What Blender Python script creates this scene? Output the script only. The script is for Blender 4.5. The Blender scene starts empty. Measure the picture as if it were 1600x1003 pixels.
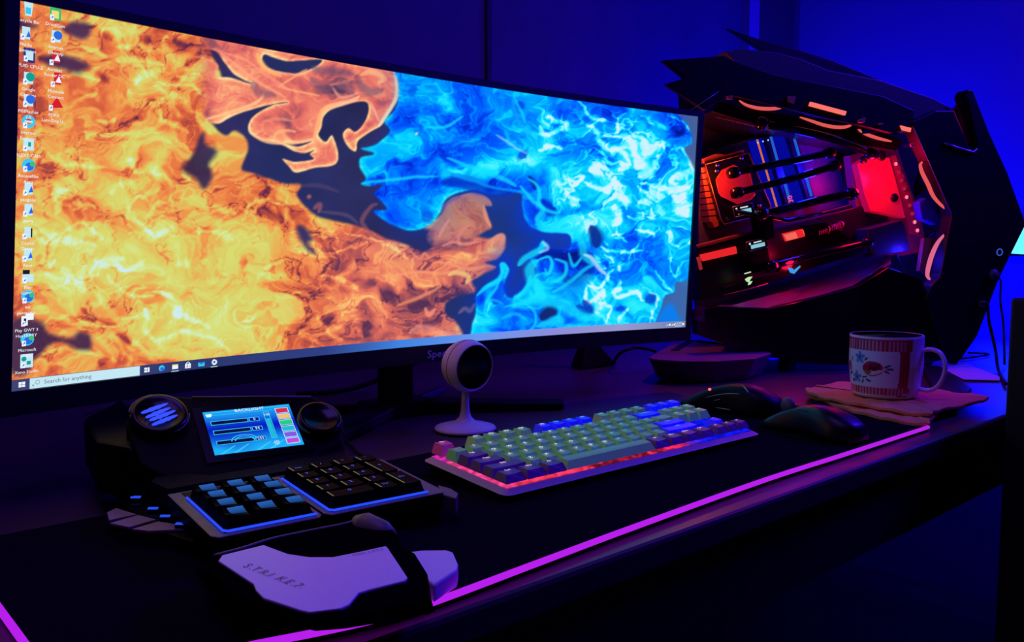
import bpy, bmesh, math, random
import numpy as np
from mathutils import Vector, Matrix
from mathutils.bvhtree import BVHTree
SC = bpy.context.scene
COL = SC.collection
random.seed(7)
# ------------------------------------------------------------------ camera
F, CX, CY = 1335., 800., 501.5
PITCH, YAW, H0 = .082, .733, .222
fwd = Vector((math.sin(YAW)*math.cos(PITCH), math.cos(YAW)*math.cos(PITCH), -math.sin(PITCH)))
rgt = Vector((math.cos(YAW), -math.sin(YAW), 0)); upv = rgt.cross(fwd)
CAM = Vector((0, 0, H0))
cam = bpy.data.objects.new('camera', bpy.data.cameras.new('camera'))
cam.location = CAM; cam.rotation_euler = (math.pi/2-PITCH, 0, -YAW)
cam.data.sensor_width = 36; cam.data.lens = F/1600*36; cam.data.clip_start = .01
COL.objects.link(cam); SC.camera = cam
SC.view_settings.view_transform = 'Standard'; SC.view_settings.look = 'None'
SC.view_settings.gamma = 1; SC.view_settings.use_curve_mapping = False; SC.view_settings.exposure = 0

def ray(x, y): return fwd+rgt*((x-CX)/F)-upv*((y-CY)/F)
def at(x, y, z=0.):                       # where a sight line meets the level z
    d = ray(x, y); return CAM+d*((z-H0)/d.z)
def onp(x, y, p0, n):                     # where it meets a plane
    d = ray(x, y); return CAM+d*((p0-CAM).dot(n)/d.dot(n))
def proj(P):
    q = Vector(P)-CAM; c = q.dot(fwd); return CX+F*q.dot(rgt)/c, CY-F*q.dot(upv)/c
V = Vector
def lin(c):
    return [((v/255)/12.92 if v/255 <= .04045 else ((v/255+.055)/1.055)**2.4) for v in c]
# ------------------------------------------------------------------ materials
MATS = {}
def mat(name, c=(128, 128, 128), rough=.5, metal=0., spec=.5, noise=0., scale=40., bump=0., coat=0., lo=None):
    """procedural Principled material; noise breaks up colour and gloss a little"""
    if name in MATS: return MATS[name]
    m = bpy.data.materials.new(name); m.use_nodes = True; nt = m.node_tree
    b = nt.nodes['Principled BSDF']; L = lin(c)
    b.inputs['Base Color'].default_value = (*L, 1); b.inputs['Roughness'].default_value = rough
    b.inputs['Metallic'].default_value = metal; b.inputs['Specular IOR Level'].default_value = spec
    b.inputs['Coat Weight'].default_value = coat
    tc = nt.nodes.new('ShaderNodeTexCoord'); nz = nt.nodes.new('ShaderNodeTexNoise')
    nz.inputs['Scale'].default_value = scale; nz.inputs['Detail'].default_value = 4
    nt.links.new(tc.outputs['Object'], nz.inputs['Vector'])
    if noise or lo:
        mx = nt.nodes.new('ShaderNodeMix'); mx.data_type = 'RGBA'
        k = lin(lo) if lo else [v*(1-noise) for v in L]
        mx.inputs['A'].default_value = (*k, 1); mx.inputs['B'].default_value = (*[min(1, v*(1+noise)) for v in L], 1)
        nt.links.new(nz.outputs['Fac'], mx.inputs['Factor']); nt.links.new(mx.outputs['Result'], b.inputs['Base Color'])
    mr = nt.nodes.new('ShaderNodeMapRange'); mr.inputs['To Min'].default_value = max(0, rough-.05); mr.inputs['To Max'].default_value = min(1, rough+.05)
    nt.links.new(nz.outputs['Fac'], mr.inputs['Value']); nt.links.new(mr.outputs['Result'], b.inputs['Roughness'])
    if bump:
        bp = nt.nodes.new('ShaderNodeBump'); bp.inputs['Strength'].default_value = bump; bp.inputs['Distance'].default_value = .002
        nt.links.new(nz.outputs['Fac'], bp.inputs['Height']); nt.links.new(bp.outputs['Normal'], b.inputs['Normal'])
    MATS[name] = m; return m
def emit(name, c, s=1.):
    if name in MATS: return MATS[name]
    m = bpy.data.materials.new(name); m.use_nodes = True; nt = m.node_tree; nt.nodes.clear()
    e = nt.nodes.new('ShaderNodeEmission'); o = nt.nodes.new('ShaderNodeOutputMaterial')
    e.inputs['Color'].default_value = (*lin(c), 1); e.inputs['Strength'].default_value = s
    nt.links.new(e.outputs[0], o.inputs[0]); MATS[name] = m; return m
def emit_attr(name, s=1.):
    m = bpy.data.materials.new(name); m.use_nodes = True; nt = m.node_tree; nt.nodes.clear()
    e = nt.nodes.new('ShaderNodeEmission'); o = nt.nodes.new('ShaderNodeOutputMaterial'); a = nt.nodes.new('ShaderNodeAttribute')
    a.attribute_name = 'Col'; e.inputs['Strength'].default_value = s
    nt.links.new(a.outputs['Color'], e.inputs['Color']); nt.links.new(e.outputs[0], o.inputs[0]); return m
def glass(name, tint=.93, gloss=.06):
    m = bpy.data.materials.new(name); m.use_nodes = True; nt = m.node_tree; nt.nodes.clear()
    t = nt.nodes.new('ShaderNodeBsdfTransparent'); t.inputs[0].default_value = (tint, tint, tint, 1)
    g = nt.nodes.new('ShaderNodeBsdfGlossy'); g.inputs['Roughness'].default_value = .02
    x = nt.nodes.new('ShaderNodeMixShader'); o = nt.nodes.new('ShaderNodeOutputMaterial'); x.inputs[0].default_value = gloss
    nt.links.new(t.outputs[0], x.inputs[1]); nt.links.new(g.outputs[0], x.inputs[2]); nt.links.new(x.outputs[0], o.inputs[0]); return m
# ------------------------------------------------------------------ mesh collector
class MB:
    def __init__(s): s.v = []; s.f = []; s.m = []
    def add(s, vs, fs, mi=0):
        k = len(s.v); s.v += [tuple(v) for v in vs]
        for f in fs: s.f.append([i+k for i in f]); s.m.append(mi)
        return s
    def prism(s, top, bot, mi=0, side=None):
        n = len(top); fs = [list(range(n)), list(range(2*n-1, n-1, -1))]
        s.add(list(top)+list(bot), fs[:2], mi)
        k = len(s.v)-2*n
        for i in range(n):
            j = (i+1) % n; s.f.append([k+i, k+n+i, k+n+j, k+j]); s.m.append(mi if side is None else side)
        return s
    def box(s, c, e, mi=0, M=None):
        c = V(c); pts = [V((x*e[0]/2, y*e[1]/2, z*e[2]/2)) for z in (1, -1) for x, y in ((-1, -1), (1, -1), (1, 1), (-1, 1))]
        pts = [c+(M @ p if M else p) for p in pts]
        return s.prism(pts[:4], pts[4:], mi)
    def tube(s, path, r, n=10, mi=0, cap=True):
        P = [V(p) for p in path]; k0 = len(s.v); N = len(P)
        t0 = (P[1]-P[0]).normalized(); ref = V((0, 0, 1)) if abs(t0.z) < .9 else V((1, 0, 0))
        a = t0.cross(ref).normalized()
        for i in range(N):
            t = (P[min(i+1, N-1)]-P[max(i-1, 0)]).normalized()
            a = (a-t*a.dot(t)).normalized(); b = t.cross(a)
            rr = r[i] if isinstance(r, (list, tuple)) else r
            for k in range(n):
                an = 2*math.pi*k/n; s.v.append(tuple(P[i]+(a*math.cos(an)+b*math.sin(an))*rr))
        for i in range(N-1):
            for k in range(n):
                q = (k+1) % n
                s.f.append([k0+i*n+k, k0+i*n+q, k0+(i+1)*n+q, k0+(i+1)*n+k]); s.m.append(mi)
        if cap:
            s.f.append([k0+k for k in range(n)][::-1]); s.m.append(mi)
            s.f.append([k0+(N-1)*n+k for k in range(n)]); s.m.append(mi)
        return s
    def lathe(s, prof, n=48, M=None, mi=0, closed=False):
        k0 = len(s.v); N = len(prof)
        for r, z in prof:
            for k in range(n):
                an = 2*math.pi*k/n; p = V((r*math.cos(an), r*math.sin(an), z)); s.v.append(tuple(M @ p if M else p))
        for i in range(N if closed else N-1):
            j = (i+1) % N
            for k in range(n):
                q = (k+1) % n
                s.f.append([k0+i*n+k, k0+i*n+q, k0+j*n+q, k0+j*n+k]); s.m.append(mi)
        return s
    def ring(s, M, R, r, n=48, k=8, mi=0, squash=1.):
        prof = [(R+r*math.cos(2*math.pi*i/k), squash*r*math.sin(2*math.pi*i/k)) for i in range(k)]
        return s.lathe(prof, n, M, mi, True)
    def quad(s, a, b, c, d, mi=0): return s.add([a, b, c, d], [[0, 1, 2, 3]], mi)
    def build(s, name, mats, parent=None, smooth=False, bevel=0., seg=2, cols=None, fixn=True):
        me = bpy.data.meshes.new(name); off = parent_loc(parent)
        me.from_pydata([V(v)-off for v in s.v], [], s.f)
        if not isinstance(mats, (list, tuple)): mats = [mats]
        for m in mats: me.materials.append(m)
        me.polygons.foreach_set('material_index', s.m)
        if cols is not None:
            a = me.color_attributes.new('Col', 'FLOAT_COLOR', 'POINT')
            a.data.foreach_set('color', np.asarray(cols, np.float32).ravel())
        if fixn:
            b = bmesh.new(); b.from_mesh(me); bmesh.ops.recalc_face_normals(b, faces=b.faces); b.to_mesh(me); b.free()
        if smooth: me.polygons.foreach_set('use_smooth', [True]*len(me.polygons))
        me.update()
        o = bpy.data.objects.new(name, me); COL.objects.link(o)
        if parent: o.parent = parent
        if bevel:
            md = o.modifiers.new('Bevel', 'BEVEL'); md.width = bevel; md.segments = seg; md.limit_method = 'ANGLE'; md.angle_limit = math.radians(35); md.harden_normals = False
        return o
def parent_loc(p):
    v = V((0, 0, 0))
    while p: v += p.location; p = p.parent
    return v
def thing(name, label, cat, loc=(0, 0, 0), group=None):
    o = bpy.data.objects.new(name, None); COL.objects.link(o); o.location = loc; o.empty_display_size = .02
    o['label'] = label; o['category'] = cat
    if group: o['group'] = group
    return o
def tag(o, label, cat, group=None):
    o['label'] = label; o['category'] = cat
    if group: o['group'] = group
    return o
def struct(o): o['kind'] = 'structure'; return o
def spline(pts, n=8, closed=False):
    P = [V(p) for p in pts]; N = len(P); out = []
    for i in range(N if closed else N-1):
        if closed: a, b, c, d = P[i-1], P[i], P[(i+1) % N], P[(i+2) % N]
        else: a, b, c, d = P[max(i-1, 0)], P[i], P[i+1], P[min(i+2, N-1)]
        for k in range(n):
            t = k/n; out.append(.5*((2*b)+(c-a)*t+(2*a-5*b+4*c-d)*t*t+(3*b-a-3*c+d)*t**3))
    if not closed: out.append(P[-1])
    return out
# ------------------------------------------------------------------ text as flat mesh data (unit height, origin at left baseline)
TXT = {}
def text_geo(s):
    if s in TXT: return TXT[s]
    c = bpy.data.curves.new('t', 'FONT'); c.body = s; c.size = 1.; c.resolution_u = 2
    o = bpy.data.objects.new('t', c); COL.objects.link(o)
    dg = bpy.context.evaluated_depsgraph_get()
    me = bpy.data.meshes.new_from_object(o.evaluated_get(dg))
    vs = [(v.co.x, v.co.y) for v in me.vertices]; fs = [list(p.vertices) for p in me.polygons]
    bpy.data.objects.remove(o); bpy.data.curves.remove(c); bpy.data.meshes.remove(me)
    w = max([v[0] for v in vs], default=.5); TXT[s] = (vs, fs, w); return TXT[s]
def put_text(mb, s, fn, mi=0, size=1., center=True):
    """fn maps (x, y) of the lettering to a point in the place"""
    vs, fs, w = text_geo(s); dx = -w/2 if center else 0
    mb.add([fn((x+dx)*size, y*size) for x, y in vs], fs, mi); return w*size
# ---------------------------------------------------------------- wallpaper painter
PX0, PY0, PW, PH = 0, -14, 1110, 640            # canvas of the wallpaper

def make_wallpaper():
    yy, xx = np.mgrid[0:PH, 0:PW].astype(np.float32)
    xx += PX0; yy += PY0
    def noise(x, y, seed):
        g = np.random.RandomState(seed).rand(256, 256).astype(np.float32)
        xi = np.floor(x).astype(np.int32); yi = np.floor(y).astype(np.int32)
        fx = x - xi; fy = y - yi
        fx = fx*fx*fx*(fx*(fx*6-15)+10); fy = fy*fy*fy*(fy*(fy*6-15)+10)
        x0 = xi & 255; x1 = (xi+1) & 255; y0 = yi & 255; y1 = (yi+1) & 255
        a = g[y0, x0]*(1-fx)+g[y0, x1]*fx; b = g[y1, x0]*(1-fx)+g[y1, x1]*fx
        return a*(1-fy)+b*fy
    def fbm(x, y, seed, o=4, gain=.5):
        s = 0; a = 1; t = 0
        for k in range(o):
            s = s + a*noise(x*2**k+13.7*k, y*2**k+7.3*k, seed+k); t += a; a *= gain
        return s/t
    def sm(a, b, v):
        t = np.clip((v-a)/(b-a), 0, 1); return t*t*(3-2*t)
    def catmull(pts, closed, n=6):
        p = np.array(pts, np.float32)
        out = []; N = len(p)
        for i in range(N if closed else N-1):
            if closed: a, b, c, d = p[i-1], p[i], p[(i+1) % N], p[(i+2) % N]
            else: a, b, c, d = p[max(i-1, 0)], p[i], p[i+1], p[min(i+2, N-1)]
            for k in range(n):
                t = k/n
                out.append(.5*((2*b)+(c-a)*t+(2*a-5*b+4*c-d)*t*t+(3*b-a-3*c+d)*t**3))
        if not closed: out.append(p[-1])
        return np.array(out)
    # domain-warped coordinates so every edge breaks up like smoke
    w1 = fbm(xx/46, yy/46, 11, 4)-.5; w2 = fbm(xx/46, yy/46, 23, 4)-.5
    def seg_dist(P, closed, X, Y):
        d = np.full(X.shape, 1e9, np.float32); tt = np.zeros(X.shape, np.float32)
        N = len(P); inside = np.zeros(X.shape, bool)
        for i in range(N if closed else N-1):
            a = P[i]; b = P[(i+1) % N]
            ab = b-a; L = float(ab@ab)+1e-6
            t = np.clip(((X-a[0])*ab[0]+(Y-a[1])*ab[1])/L, 0, 1)
            dd = (X-a[0]-t*ab[0])**2+(Y-a[1]-t*ab[1])**2
            m = dd < d; d[m] = dd[m]; tt[m] = (i+t[m])/max(N-1, 1)
            if closed and a[1] != b[1]:
                c = ((a[1] > Y) != (b[1] > Y)) & (X < (b[0]-a[0])*(Y-a[1])/(b[1]-a[1])+a[0])
                inside ^= c
        return np.sqrt(d), tt, inside
    def box(P, pad):
        x0 = int(max(P[:, 0].min()-pad-PX0, 0)); x1 = int(min(P[:, 0].max()+pad-PX0, PW))
        y0 = int(max(P[:, 1].min()-pad-PY0, 0)); y1 = int(min(P[:, 1].max()+pad-PY0, PH))
        return slice(y0, max(y1, y0)), slice(x0, max(x1, x0))
    img = np.zeros((PH, PW, 3), np.float32)
    def col(c): return np.array(c, np.float32)/255
    def mixin(sl, m, c):
        img[sl] += (c-img[sl])*m[..., None]
    def sdf(pts, warp=10, pad=60, n=5):
        P = catmull(pts, True, n); sl = box(P, pad)
        d, _, ins = seg_dist(P, True, xx[sl]+w1[sl]*warp, yy[sl]+w2[sl]*warp)
        return sl, np.where(ins, d, -d)
    def poly(pts, c, soft=2, warp=8, alpha=1, rim=None, rimw=3, rima=.8, pad=60, n=5):
        sl, d = sdf(pts, warp, pad, n)
        m = sm(-soft, soft, d)*alpha
        cc = np.broadcast_to(col(c), d.shape+(3,)).copy()
        if rim is not None:
            r = np.exp(-np.abs(d-rimw*.6)/rimw)*rima
            cc += (col(rim)-cc)*r[..., None]
        mixin(sl, m, cc)
        return sl, m
    def stroke(pts, c, w=3, alpha=1, soft=1.2, warp=3, taper=True, n=6):
        P = catmull(pts, False, n); sl = box(P, w*3+8)
        d, t, _ = seg_dist(P, False, xx[sl]+w1[sl]*warp, yy[sl]+w2[sl]*warp)
        ww = w*(np.clip(np.sin(np.clip(t, 0, 1)*np.pi), 0, 1)**.6 if taper else 1)+.15
        m = np.clip(1-(d-ww*.5)/(soft+ww*.5), 0, 1)**1.5*alpha
        mixin(sl, m, col(c))
    def field(blobs, base):
        f = np.full(xx.shape, base, np.float32)
        for x, y, rx, ry, v in blobs:
            f += v*np.exp(-((xx-x)/rx)**2-((yy-y)/ry)**2)
        return f
    def ramp(v, stops):
        xs = [s[0] for s in stops]; cs = np.array([s[1] for s in stops], np.float32)/255
        return np.stack([np.interp(v, xs, cs[:, k]) for k in range(3)], -1)
    # ---- dark ground
    n1 = fbm(xx/120, yy/90, 3, 4)
    bgx = np.clip((xx-250)/850, 0, 1)
    bg = ramp(bgx, [(0, (62, 36, 74)), (.2, (36, 44, 96)), (.45, (46, 44, 92)), (.6, (30, 52, 118)), (.8, (34, 60, 130)), (1, (84, 112, 168))])
    img[:] = bg*(.75+.5*n1[..., None])
    # ---- flow textures
    ang = fbm(xx/170, yy/130, 31, 2)*6.0
    qx = xx+42*(fbm(xx/80, yy/60, 41, 4)-.5)*2; qy = yy+42*(fbm(xx/80, yy/60, 51, 4)-.5)*2
    qx2 = qx+20*(fbm(qx/34, qy/28, 61, 3)-.5)*2; qy2 = qy+20*(fbm(qx/34, qy/28, 71, 3)-.5)*2
    tex = fbm(qx2/52, qy2/34, 81, 5)                                 # soft billows
    rid1 = 1-np.abs(fbm(qx2/58, qy2/30, 91, 3)-.5)*2                # filaments
    rid2 = 1-np.abs(fbm(qx2/36+9, qy2/22, 101, 3)-.5)*2
    rid3 = 1-np.abs(fbm(qx/24+5, qy/19, 111, 3)-.5)*2
    fil = np.maximum(sm(.9, .995, rid1), np.maximum(.75*sm(.9, .995, rid2), .5*sm(.91, 1, rid3)))
    # ---- the fire: one mask from lobes and holes
    fire = np.zeros((PH, PW), np.float32)
    def add_mask(M, pts, soft=3, warp=12, v=1, sub=False):
        sl, d = sdf(pts, warp); m = sm(-soft, soft, d)*v
        if sub: M[sl] *= (1-m)
        else: M[sl] = np.maximum(M[sl], m)
    add_mask(fire, [(0, -14), (120, -14), (240, 20), (330, 55), (330, 80), (345, 120), (330, 160), (322, 178), (335, 196), (352, 210), (368, 203), (384, 214), (388, 232), (378, 262),
                    (396, 269), (420, 277), (446, 286), (470, 288), (464, 304), (482, 326), (502, 338), (540, 349), (580, 360), (602, 372), (634, 381), (660, 392),
                    (675, 384), (676, 360), (664, 356), (690, 334), (704, 312), (722, 305), (742, 302), (760, 309), (769, 321), (757, 322), (760, 338), (767, 354), (757, 361), (745, 370), (762, 372), (778, 367),
                    (787, 369), (788, 386), (780, 404), (761, 410), (776, 418), (757, 427), (738, 438), (744, 456), (718, 461), (698, 472), (697, 490), (710, 503), (722, 524), (730, 560), (400, 640), (0, 640)], 3, 7)
    for h in ([(322, 208), (309, 219), (303, 240), (287, 258), (300, 274), (316, 292), (328, 277), (326, 255), (341, 236), (325, 224)],
              [(20, 500), (60, 503), (78, 523), (110, 531), (128, 520), (142, 524), (140, 545), (124, 548), (90, 536), (62, 556), (40, 580), (16, 575)],
              [(462, 354), (474, 356), (484, 372), (478, 378), (492, 394), (482, 392), (468, 376)],
              [(18, 30), (40, 36), (60, 42), (40, 47), (18, 46)], [(96, 42), (115, 32), (140, 38), (132, 58), (112, 54)], [(62, 90), (95, 86), (128, 96), (140, 108), (118, 114), (84, 104)]):
        add_mask(fire, h, 6, 16, .92, True)
    heat = field([(150, 400, 120, 70, .42), (235, 310, 80, 60, .36), (60, 370, 60, 40, .3), (130, 440, 110, 40, .28), (330, 340, 70, 60, .28), (250, 480, 130, 60, .3), (400, 480, 110, 45, .34),
                  (420, 380, 50, 50, .2), (170, 40, 90, 30, .3), (200, 120, 70, 50, .22), (290, 110, 40, 50, .24), (110, 250, 90, 50, .2), (60, 230, 60, 40, .08), (350, 540, 100, 40, .25), (500, 350, 60, 30, .16),
                  (570, 390, 30, 25, .2), (725, 428, 22, 18, .24), (60, 300, 40, 50, -.14), (330, 430, 50, 14, -.22), (130, 320, 40, 20, -.12), (150, 570, 90, 25, -.12), (100, 500, 40, 20, -.1), (480, 440, 40, 20, -.2), (500, 500, 30, 30, -.16)], .415)
    heat = .43+.66*(heat-.415)
    far = sm(420, 600, xx)*sm(330, 380, yy)
    heat -= .17*far
    fw1 = fbm(xx/13, yy/13, 211, 3)-.5; fw2 = fbm(xx/13, yy/13, 223, 3)-.5
    Rb = np.zeros((PH, PW), np.float32); Db = np.zeros((PH, PW), np.float32)
    def smap(M, pts, w, a, soft=2.2):
        """ribbon of heat: uneven, frayed and fading at both ends"""
        P = catmull(pts, False, 6); sl = box(P, w*3+16)
        d, t, _ = seg_dist(P, False, xx[sl]+w1[sl]*12+fw1[sl]*9, yy[sl]+w2[sl]*12+fw2[sl]*9)
        ww = w*np.clip(np.sin(np.clip(t, 0, 1)*np.pi), 0, 1)**.6*(.55+.9*tex[sl])+.1
        m = np.clip(1-(d-ww*.4)/(soft+ww*.9), 0, 1)**1.6*a*(.72+.5*fil[sl])
        M[sl] = np.maximum(M[sl], m)
    # ---- fire strokes (pale ribbons)
    W_ = (214, 240, 236); Y_ = (238, 232, 140); O_ = (252, 196, 96); G_ = (214, 226, 110)
    for p, c, w, a in [([(128, 70), (150, 82), (190, 90), (230, 94), (250, 106), (256, 110)], Y_, 8, .95), ([(232, 94), (250, 100), (246, 108), (226, 114), (216, 128), (218, 134)], W_, 9, .95), ([(256, 54), (254, 70), (270, 90), (284, 100), (276, 116)], G_, 14, .9),
                       ([(254, 56), (256, 72), (272, 96)], W_, 5, .7), ([(276, 118), (296, 122), (318, 108), (324, 92)], W_, 8, .9), ([(322, 96), (334, 116), (340, 142), (334, 150)], Y_, 6, .9), ([(334, 150), (316, 146), (300, 132), (276, 130), (246, 130)], W_, 3.5, .9),
                       ([(244, 134), (270, 150), (300, 172), (324, 186), (340, 206)], Y_, 7, .85), ([(310, 182), (322, 196), (332, 208)], W_, 8, .9), ([(250, 170), (256, 188), (280, 200), (296, 204)], W_, 5, .75), ([(200, 140), (210, 156), (218, 168)], W_, 10, .85),
                       ([(214, 158), (222, 160), (220, 170)], (190, 236, 240), 12, .95), ([(232, 158), (246, 160), (256, 152)], (255, 246, 224), 5, .95), ([(140, 16), (164, 34), (186, 44), (214, 42)], G_, 22, .8), ([(150, 30), (160, 42), (166, 44)], W_, 6, .7), ([(196, 48), (208, 42), (216, 36)], W_, 10, .75),
                       ([(184, 70), (196, 72), (204, 70)], W_, 5, .9), ([(216, 70), (230, 72), (252, 78)], Y_, 9, .8), ([(100, 120), (120, 115), (140, 117), (160, 124)], (255, 238, 190), 3, .9), ([(116, 148), (130, 140), (150, 146), (156, 158)], Y_, 7, .6),
                       ([(132, 206), (140, 212), (176, 207), (222, 205)], W_, 7, .95), ([(150, 190), (170, 188), (182, 184)], W_, 5, .85), ([(180, 206), (230, 206), (270, 218), (300, 238)], Y_, 9, .7), ([(60, 226), (90, 248), (120, 262), (170, 262)], Y_, 4, .8), ([(100, 256), (130, 262), (168, 262)], W_, 5, .85),
                       ([(204, 244), (210, 256), (214, 268)], W_, 7, .95), ([(216, 268), (236, 264), (248, 276), (240, 296), (226, 310)], (196, 228, 250), 15, .95), ([(236, 294), (244, 308), (240, 318)], (196, 228, 250), 9, .85), ([(170, 302), (190, 290), (206, 286), (214, 296)], W_, 7, .9), ([(224, 306), (206, 316), (200, 332), (222, 352), (244, 374)], W_, 6, .9),
                       ([(260, 314), (246, 322), (236, 336), (230, 344)], W_, 6, .85), ([(82, 302), (96, 300), (114, 306)], W_, 7, .95), ([(86, 302), (90, 318), (90, 334)], W_, 7, .95), ([(20, 350), (50, 346), (72, 344)], W_, 14, .8), ([(60, 372), (90, 376), (120, 380)], (200, 232, 250), 14, .85), ([(20, 358), (60, 360), (110, 374), (150, 384)], Y_, 5, .8), ([(112, 326), (130, 322), (148, 324)], W_, 8, .8),
                       ([(100, 360), (124, 350), (150, 362), (160, 378)], W_, 3, .8), ([(112, 316), (130, 320), (146, 326)], W_, 7, .9), ([(246, 372), (260, 362), (272, 358)], W_, 7, .8), ([(288, 262), (292, 274), (298, 282)], W_, 6, .95), ([(312, 356), (312, 366)], W_, 6, .9), ([(334, 322), (350, 326), (366, 334)], (204, 236, 250), 9, .9),
                       ([(336, 364), (352, 366), (368, 374)], (204, 236, 250), 6, .95), ([(66, 426), (90, 436), (120, 438), (130, 424), (160, 410), (196, 404)], (196, 228, 250), 12, .95), ([(128, 434), (128, 450), (130, 456)], W_, 8, .9), ([(78, 414), (86, 404)], W_, 8, .9), ([(178, 410), (188, 424), (196, 426), (228, 406)], W_, 5, .85), ([(164, 428), (176, 444), (196, 456), (216, 460), (240, 462)], W_, 5, .9),
                       ([(240, 456), (262, 462), (278, 476), (282, 492), (300, 498), (330, 516)], W_, 6, .9), ([(124, 498), (150, 506), (180, 512)], W_, 6, .85), ([(140, 450), (164, 476), (180, 498), (184, 510)], Y_, 6, .7), ([(190, 500), (214, 496), (228, 494)], W_, 4, .85), ([(226, 482), (230, 500), (228, 514), (240, 530)], W_, 6, .9), ([(240, 532), (260, 532), (280, 520), (310, 522), (340, 534), (362, 548)], W_, 6, .9), ([(274, 412), (290, 408), (288, 418)], (206, 236, 250), 9, .9),
                       ([(396, 490), (400, 494)], (206, 240, 250), 9, .95), ([(432, 470), (438, 468)], (206, 240, 250), 7, .9), ([(370, 502), (400, 494), (440, 470), (470, 460)], Y_, 4, .7), ([(410, 536), (440, 502)], Y_, 3, .6), ([(320, 442), (380, 434), (440, 432), (500, 452)], Y_, 12, .6), ([(408, 432), (424, 414), (460, 406)], Y_, 3, .85),
                       ([(380, 345), (390, 318), (420, 312), (448, 320)], Y_, 4, .85), ([(450, 300), (446, 320), (452, 350), (460, 380), (490, 396), (530, 404)], G_, 9, .85), ([(370, 292), (410, 284), (440, 294), (470, 320), (510, 352), (530, 376)], O_, 5, .8), ([(480, 366), (500, 366), (512, 382), (530, 390)], O_, 4, .7), ([(484, 372), (492, 390), (520, 396), (560, 384), (576, 376)], (250, 160, 110), 3, .8),
                       ([(540, 368), (580, 372), (620, 390), (640, 404)], (252, 180, 130), 3, .8), ([(500, 492), (508, 512), (530, 512), (536, 494)], O_, 4, .8), ([(508, 512), (524, 528), (532, 536)], (255, 170, 130), 4, .8), ([(440, 504), (470, 524), (500, 536)], O_, 5, .7), ([(500, 432), (530, 436), (560, 454)], (255, 190, 130), 3, .7), ([(340, 400), (352, 424), (372, 434)], Y_, 3, .6),
                       ([(30, 440), (60, 480), (120, 506), (160, 524)], O_, 6, .75), ([(64, 508), (78, 520), (130, 524)], O_, 5, .7), ([(60, 560), (90, 548), (140, 552), (180, 566)], (255, 170, 110), 4, .7), ([(150, 526), (168, 546), (200, 562)], O_, 5, .7), ([(210, 522), (222, 546), (250, 552)], O_, 5, .6)]:
        smap(Rb, p, w*.8, a*(1.0 if c == W_ else .72 if c in (Y_, G_) else .5 if c == O_ else .85))
    for p, c, w, a in [([(150, 566), (170, 560)], (140, 60, 70), 10, .6), ([(180, 524), (196, 530), (204, 540)], (150, 70, 80), 9, .8), ([(510, 494), (520, 506)], (150, 66, 84), 16, .75), ([(508, 420), (512, 424)], (158, 70, 70), 22, .75), ([(376, 408), (388, 410)], (150, 56, 70), 9, .8), ([(400, 324), (430, 340), (440, 348)], (132, 66, 86), 16, .8), ([(484, 496), (488, 500)], (170, 74, 80), 12, .7),
                       ([(530, 452), (560, 448), (590, 440)], (122, 74, 100), 14, .55), ([(560, 470), (576, 500), (570, 530)], (110, 76, 116), 18, .6), ([(600, 470), (620, 450)], (120, 78, 110), 14, .5), ([(640, 480), (670, 470)], (128, 84, 112), 12, .45), ([(660, 510), (690, 500)], (120, 84, 120), 12, .5), ([(130, 372), (152, 376)], (206, 80, 44), 8, .8),
                       ([(60, 90), (100, 96)], (76, 44, 82), 8, .7), ([(270, 60), (292, 74), (300, 66)], (74, 42, 92), 12, .7), ([(290, 98), (302, 92), (312, 84)], (60, 30, 70), 8, .8), ([(160, 50), (176, 62)], (120, 50, 74), 10, .7), ([(216, 58), (234, 62)], (170, 70, 70), 12, .6), ([(22, 60), (40, 58)], (110, 60, 90), 8, .5), ([(150, 112), (172, 126)], (150, 64, 60), 8, .6)]:
        smap(Db, p, w*.95, a, 3)
    v = heat+(tex-.5)*1.0+fil*(.17+.18*sm(.55, .85, heat))-.02+.50*Rb-.50*Db-.30*sm(.93, .995, 1-np.abs(fbm(qx/34+21, qy/24+5, 171, 4)-.5)*2)*sm(.40, .56, fbm(xx/60, yy/44, 181, 3))
    v = np.where(v > .78, .78+(v-.78)*.55, v)
    fire_ramp = [(.0, (96, 42, 72)), (.16, (160, 66, 62)), (.30, (212, 94, 62)), (.44, (234, 130, 70)), (.58, (232, 166, 82)), (.72, (218, 194, 94)), (.88, (212, 216, 112)), (1.04, (208, 232, 176)), (1.22, (202, 230, 246))]
    fc = ramp(v, fire_ramp)
    pink_ramp = [(.0, (84, 48, 84)), (.2, (150, 78, 92)), (.36, (216, 106, 96)), (.52, (240, 138, 104)), (.68, (250, 176, 112)), (.9, (252, 222, 150))]
    pk = ramp(v+.12, pink_ramp)
    fc = fc+(pk-fc)*(.85*far)[..., None]
    img += (fc-img)*fire[..., None]
    # rim light along the fire's outline
    # ---- upper salmon flame
    sal = np.zeros((PH, PW), np.float32)
    S = [(300, 40), (340, 55), (420, 72), (500, 88), (616, 108), (621, 120), (621, 150), (614, 166), (597, 194), (571, 211), (559, 221), (556, 236), (543, 227), (536, 210), (544, 201), (556, 206), (570, 190),
         (576, 171), (571, 159), (550, 161), (521, 170), (505, 182), (501, 200), (497, 211), (509, 221), (519, 211), (528, 236), (524, 256), (492, 262), (464, 270), (452, 260), (441, 248), (461, 253), (489, 248),
         (484, 240), (491, 234), (476, 239), (459, 236), (433, 223), (408, 218), (391, 208), (389, 193), (400, 178), (432, 162), (448, 160), (402, 168), (362, 182), (341, 193), (322, 186), (310, 150), (300, 100)]
    slS, dS = sdf(S, 4, 60, 5)
    mS = np.zeros((PH, PW), np.float32); mS[slS] = sm(-1.5, 1.5, dS)
    dfull = np.full((PH, PW), -99, np.float32); dfull[slS] = dS
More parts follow.
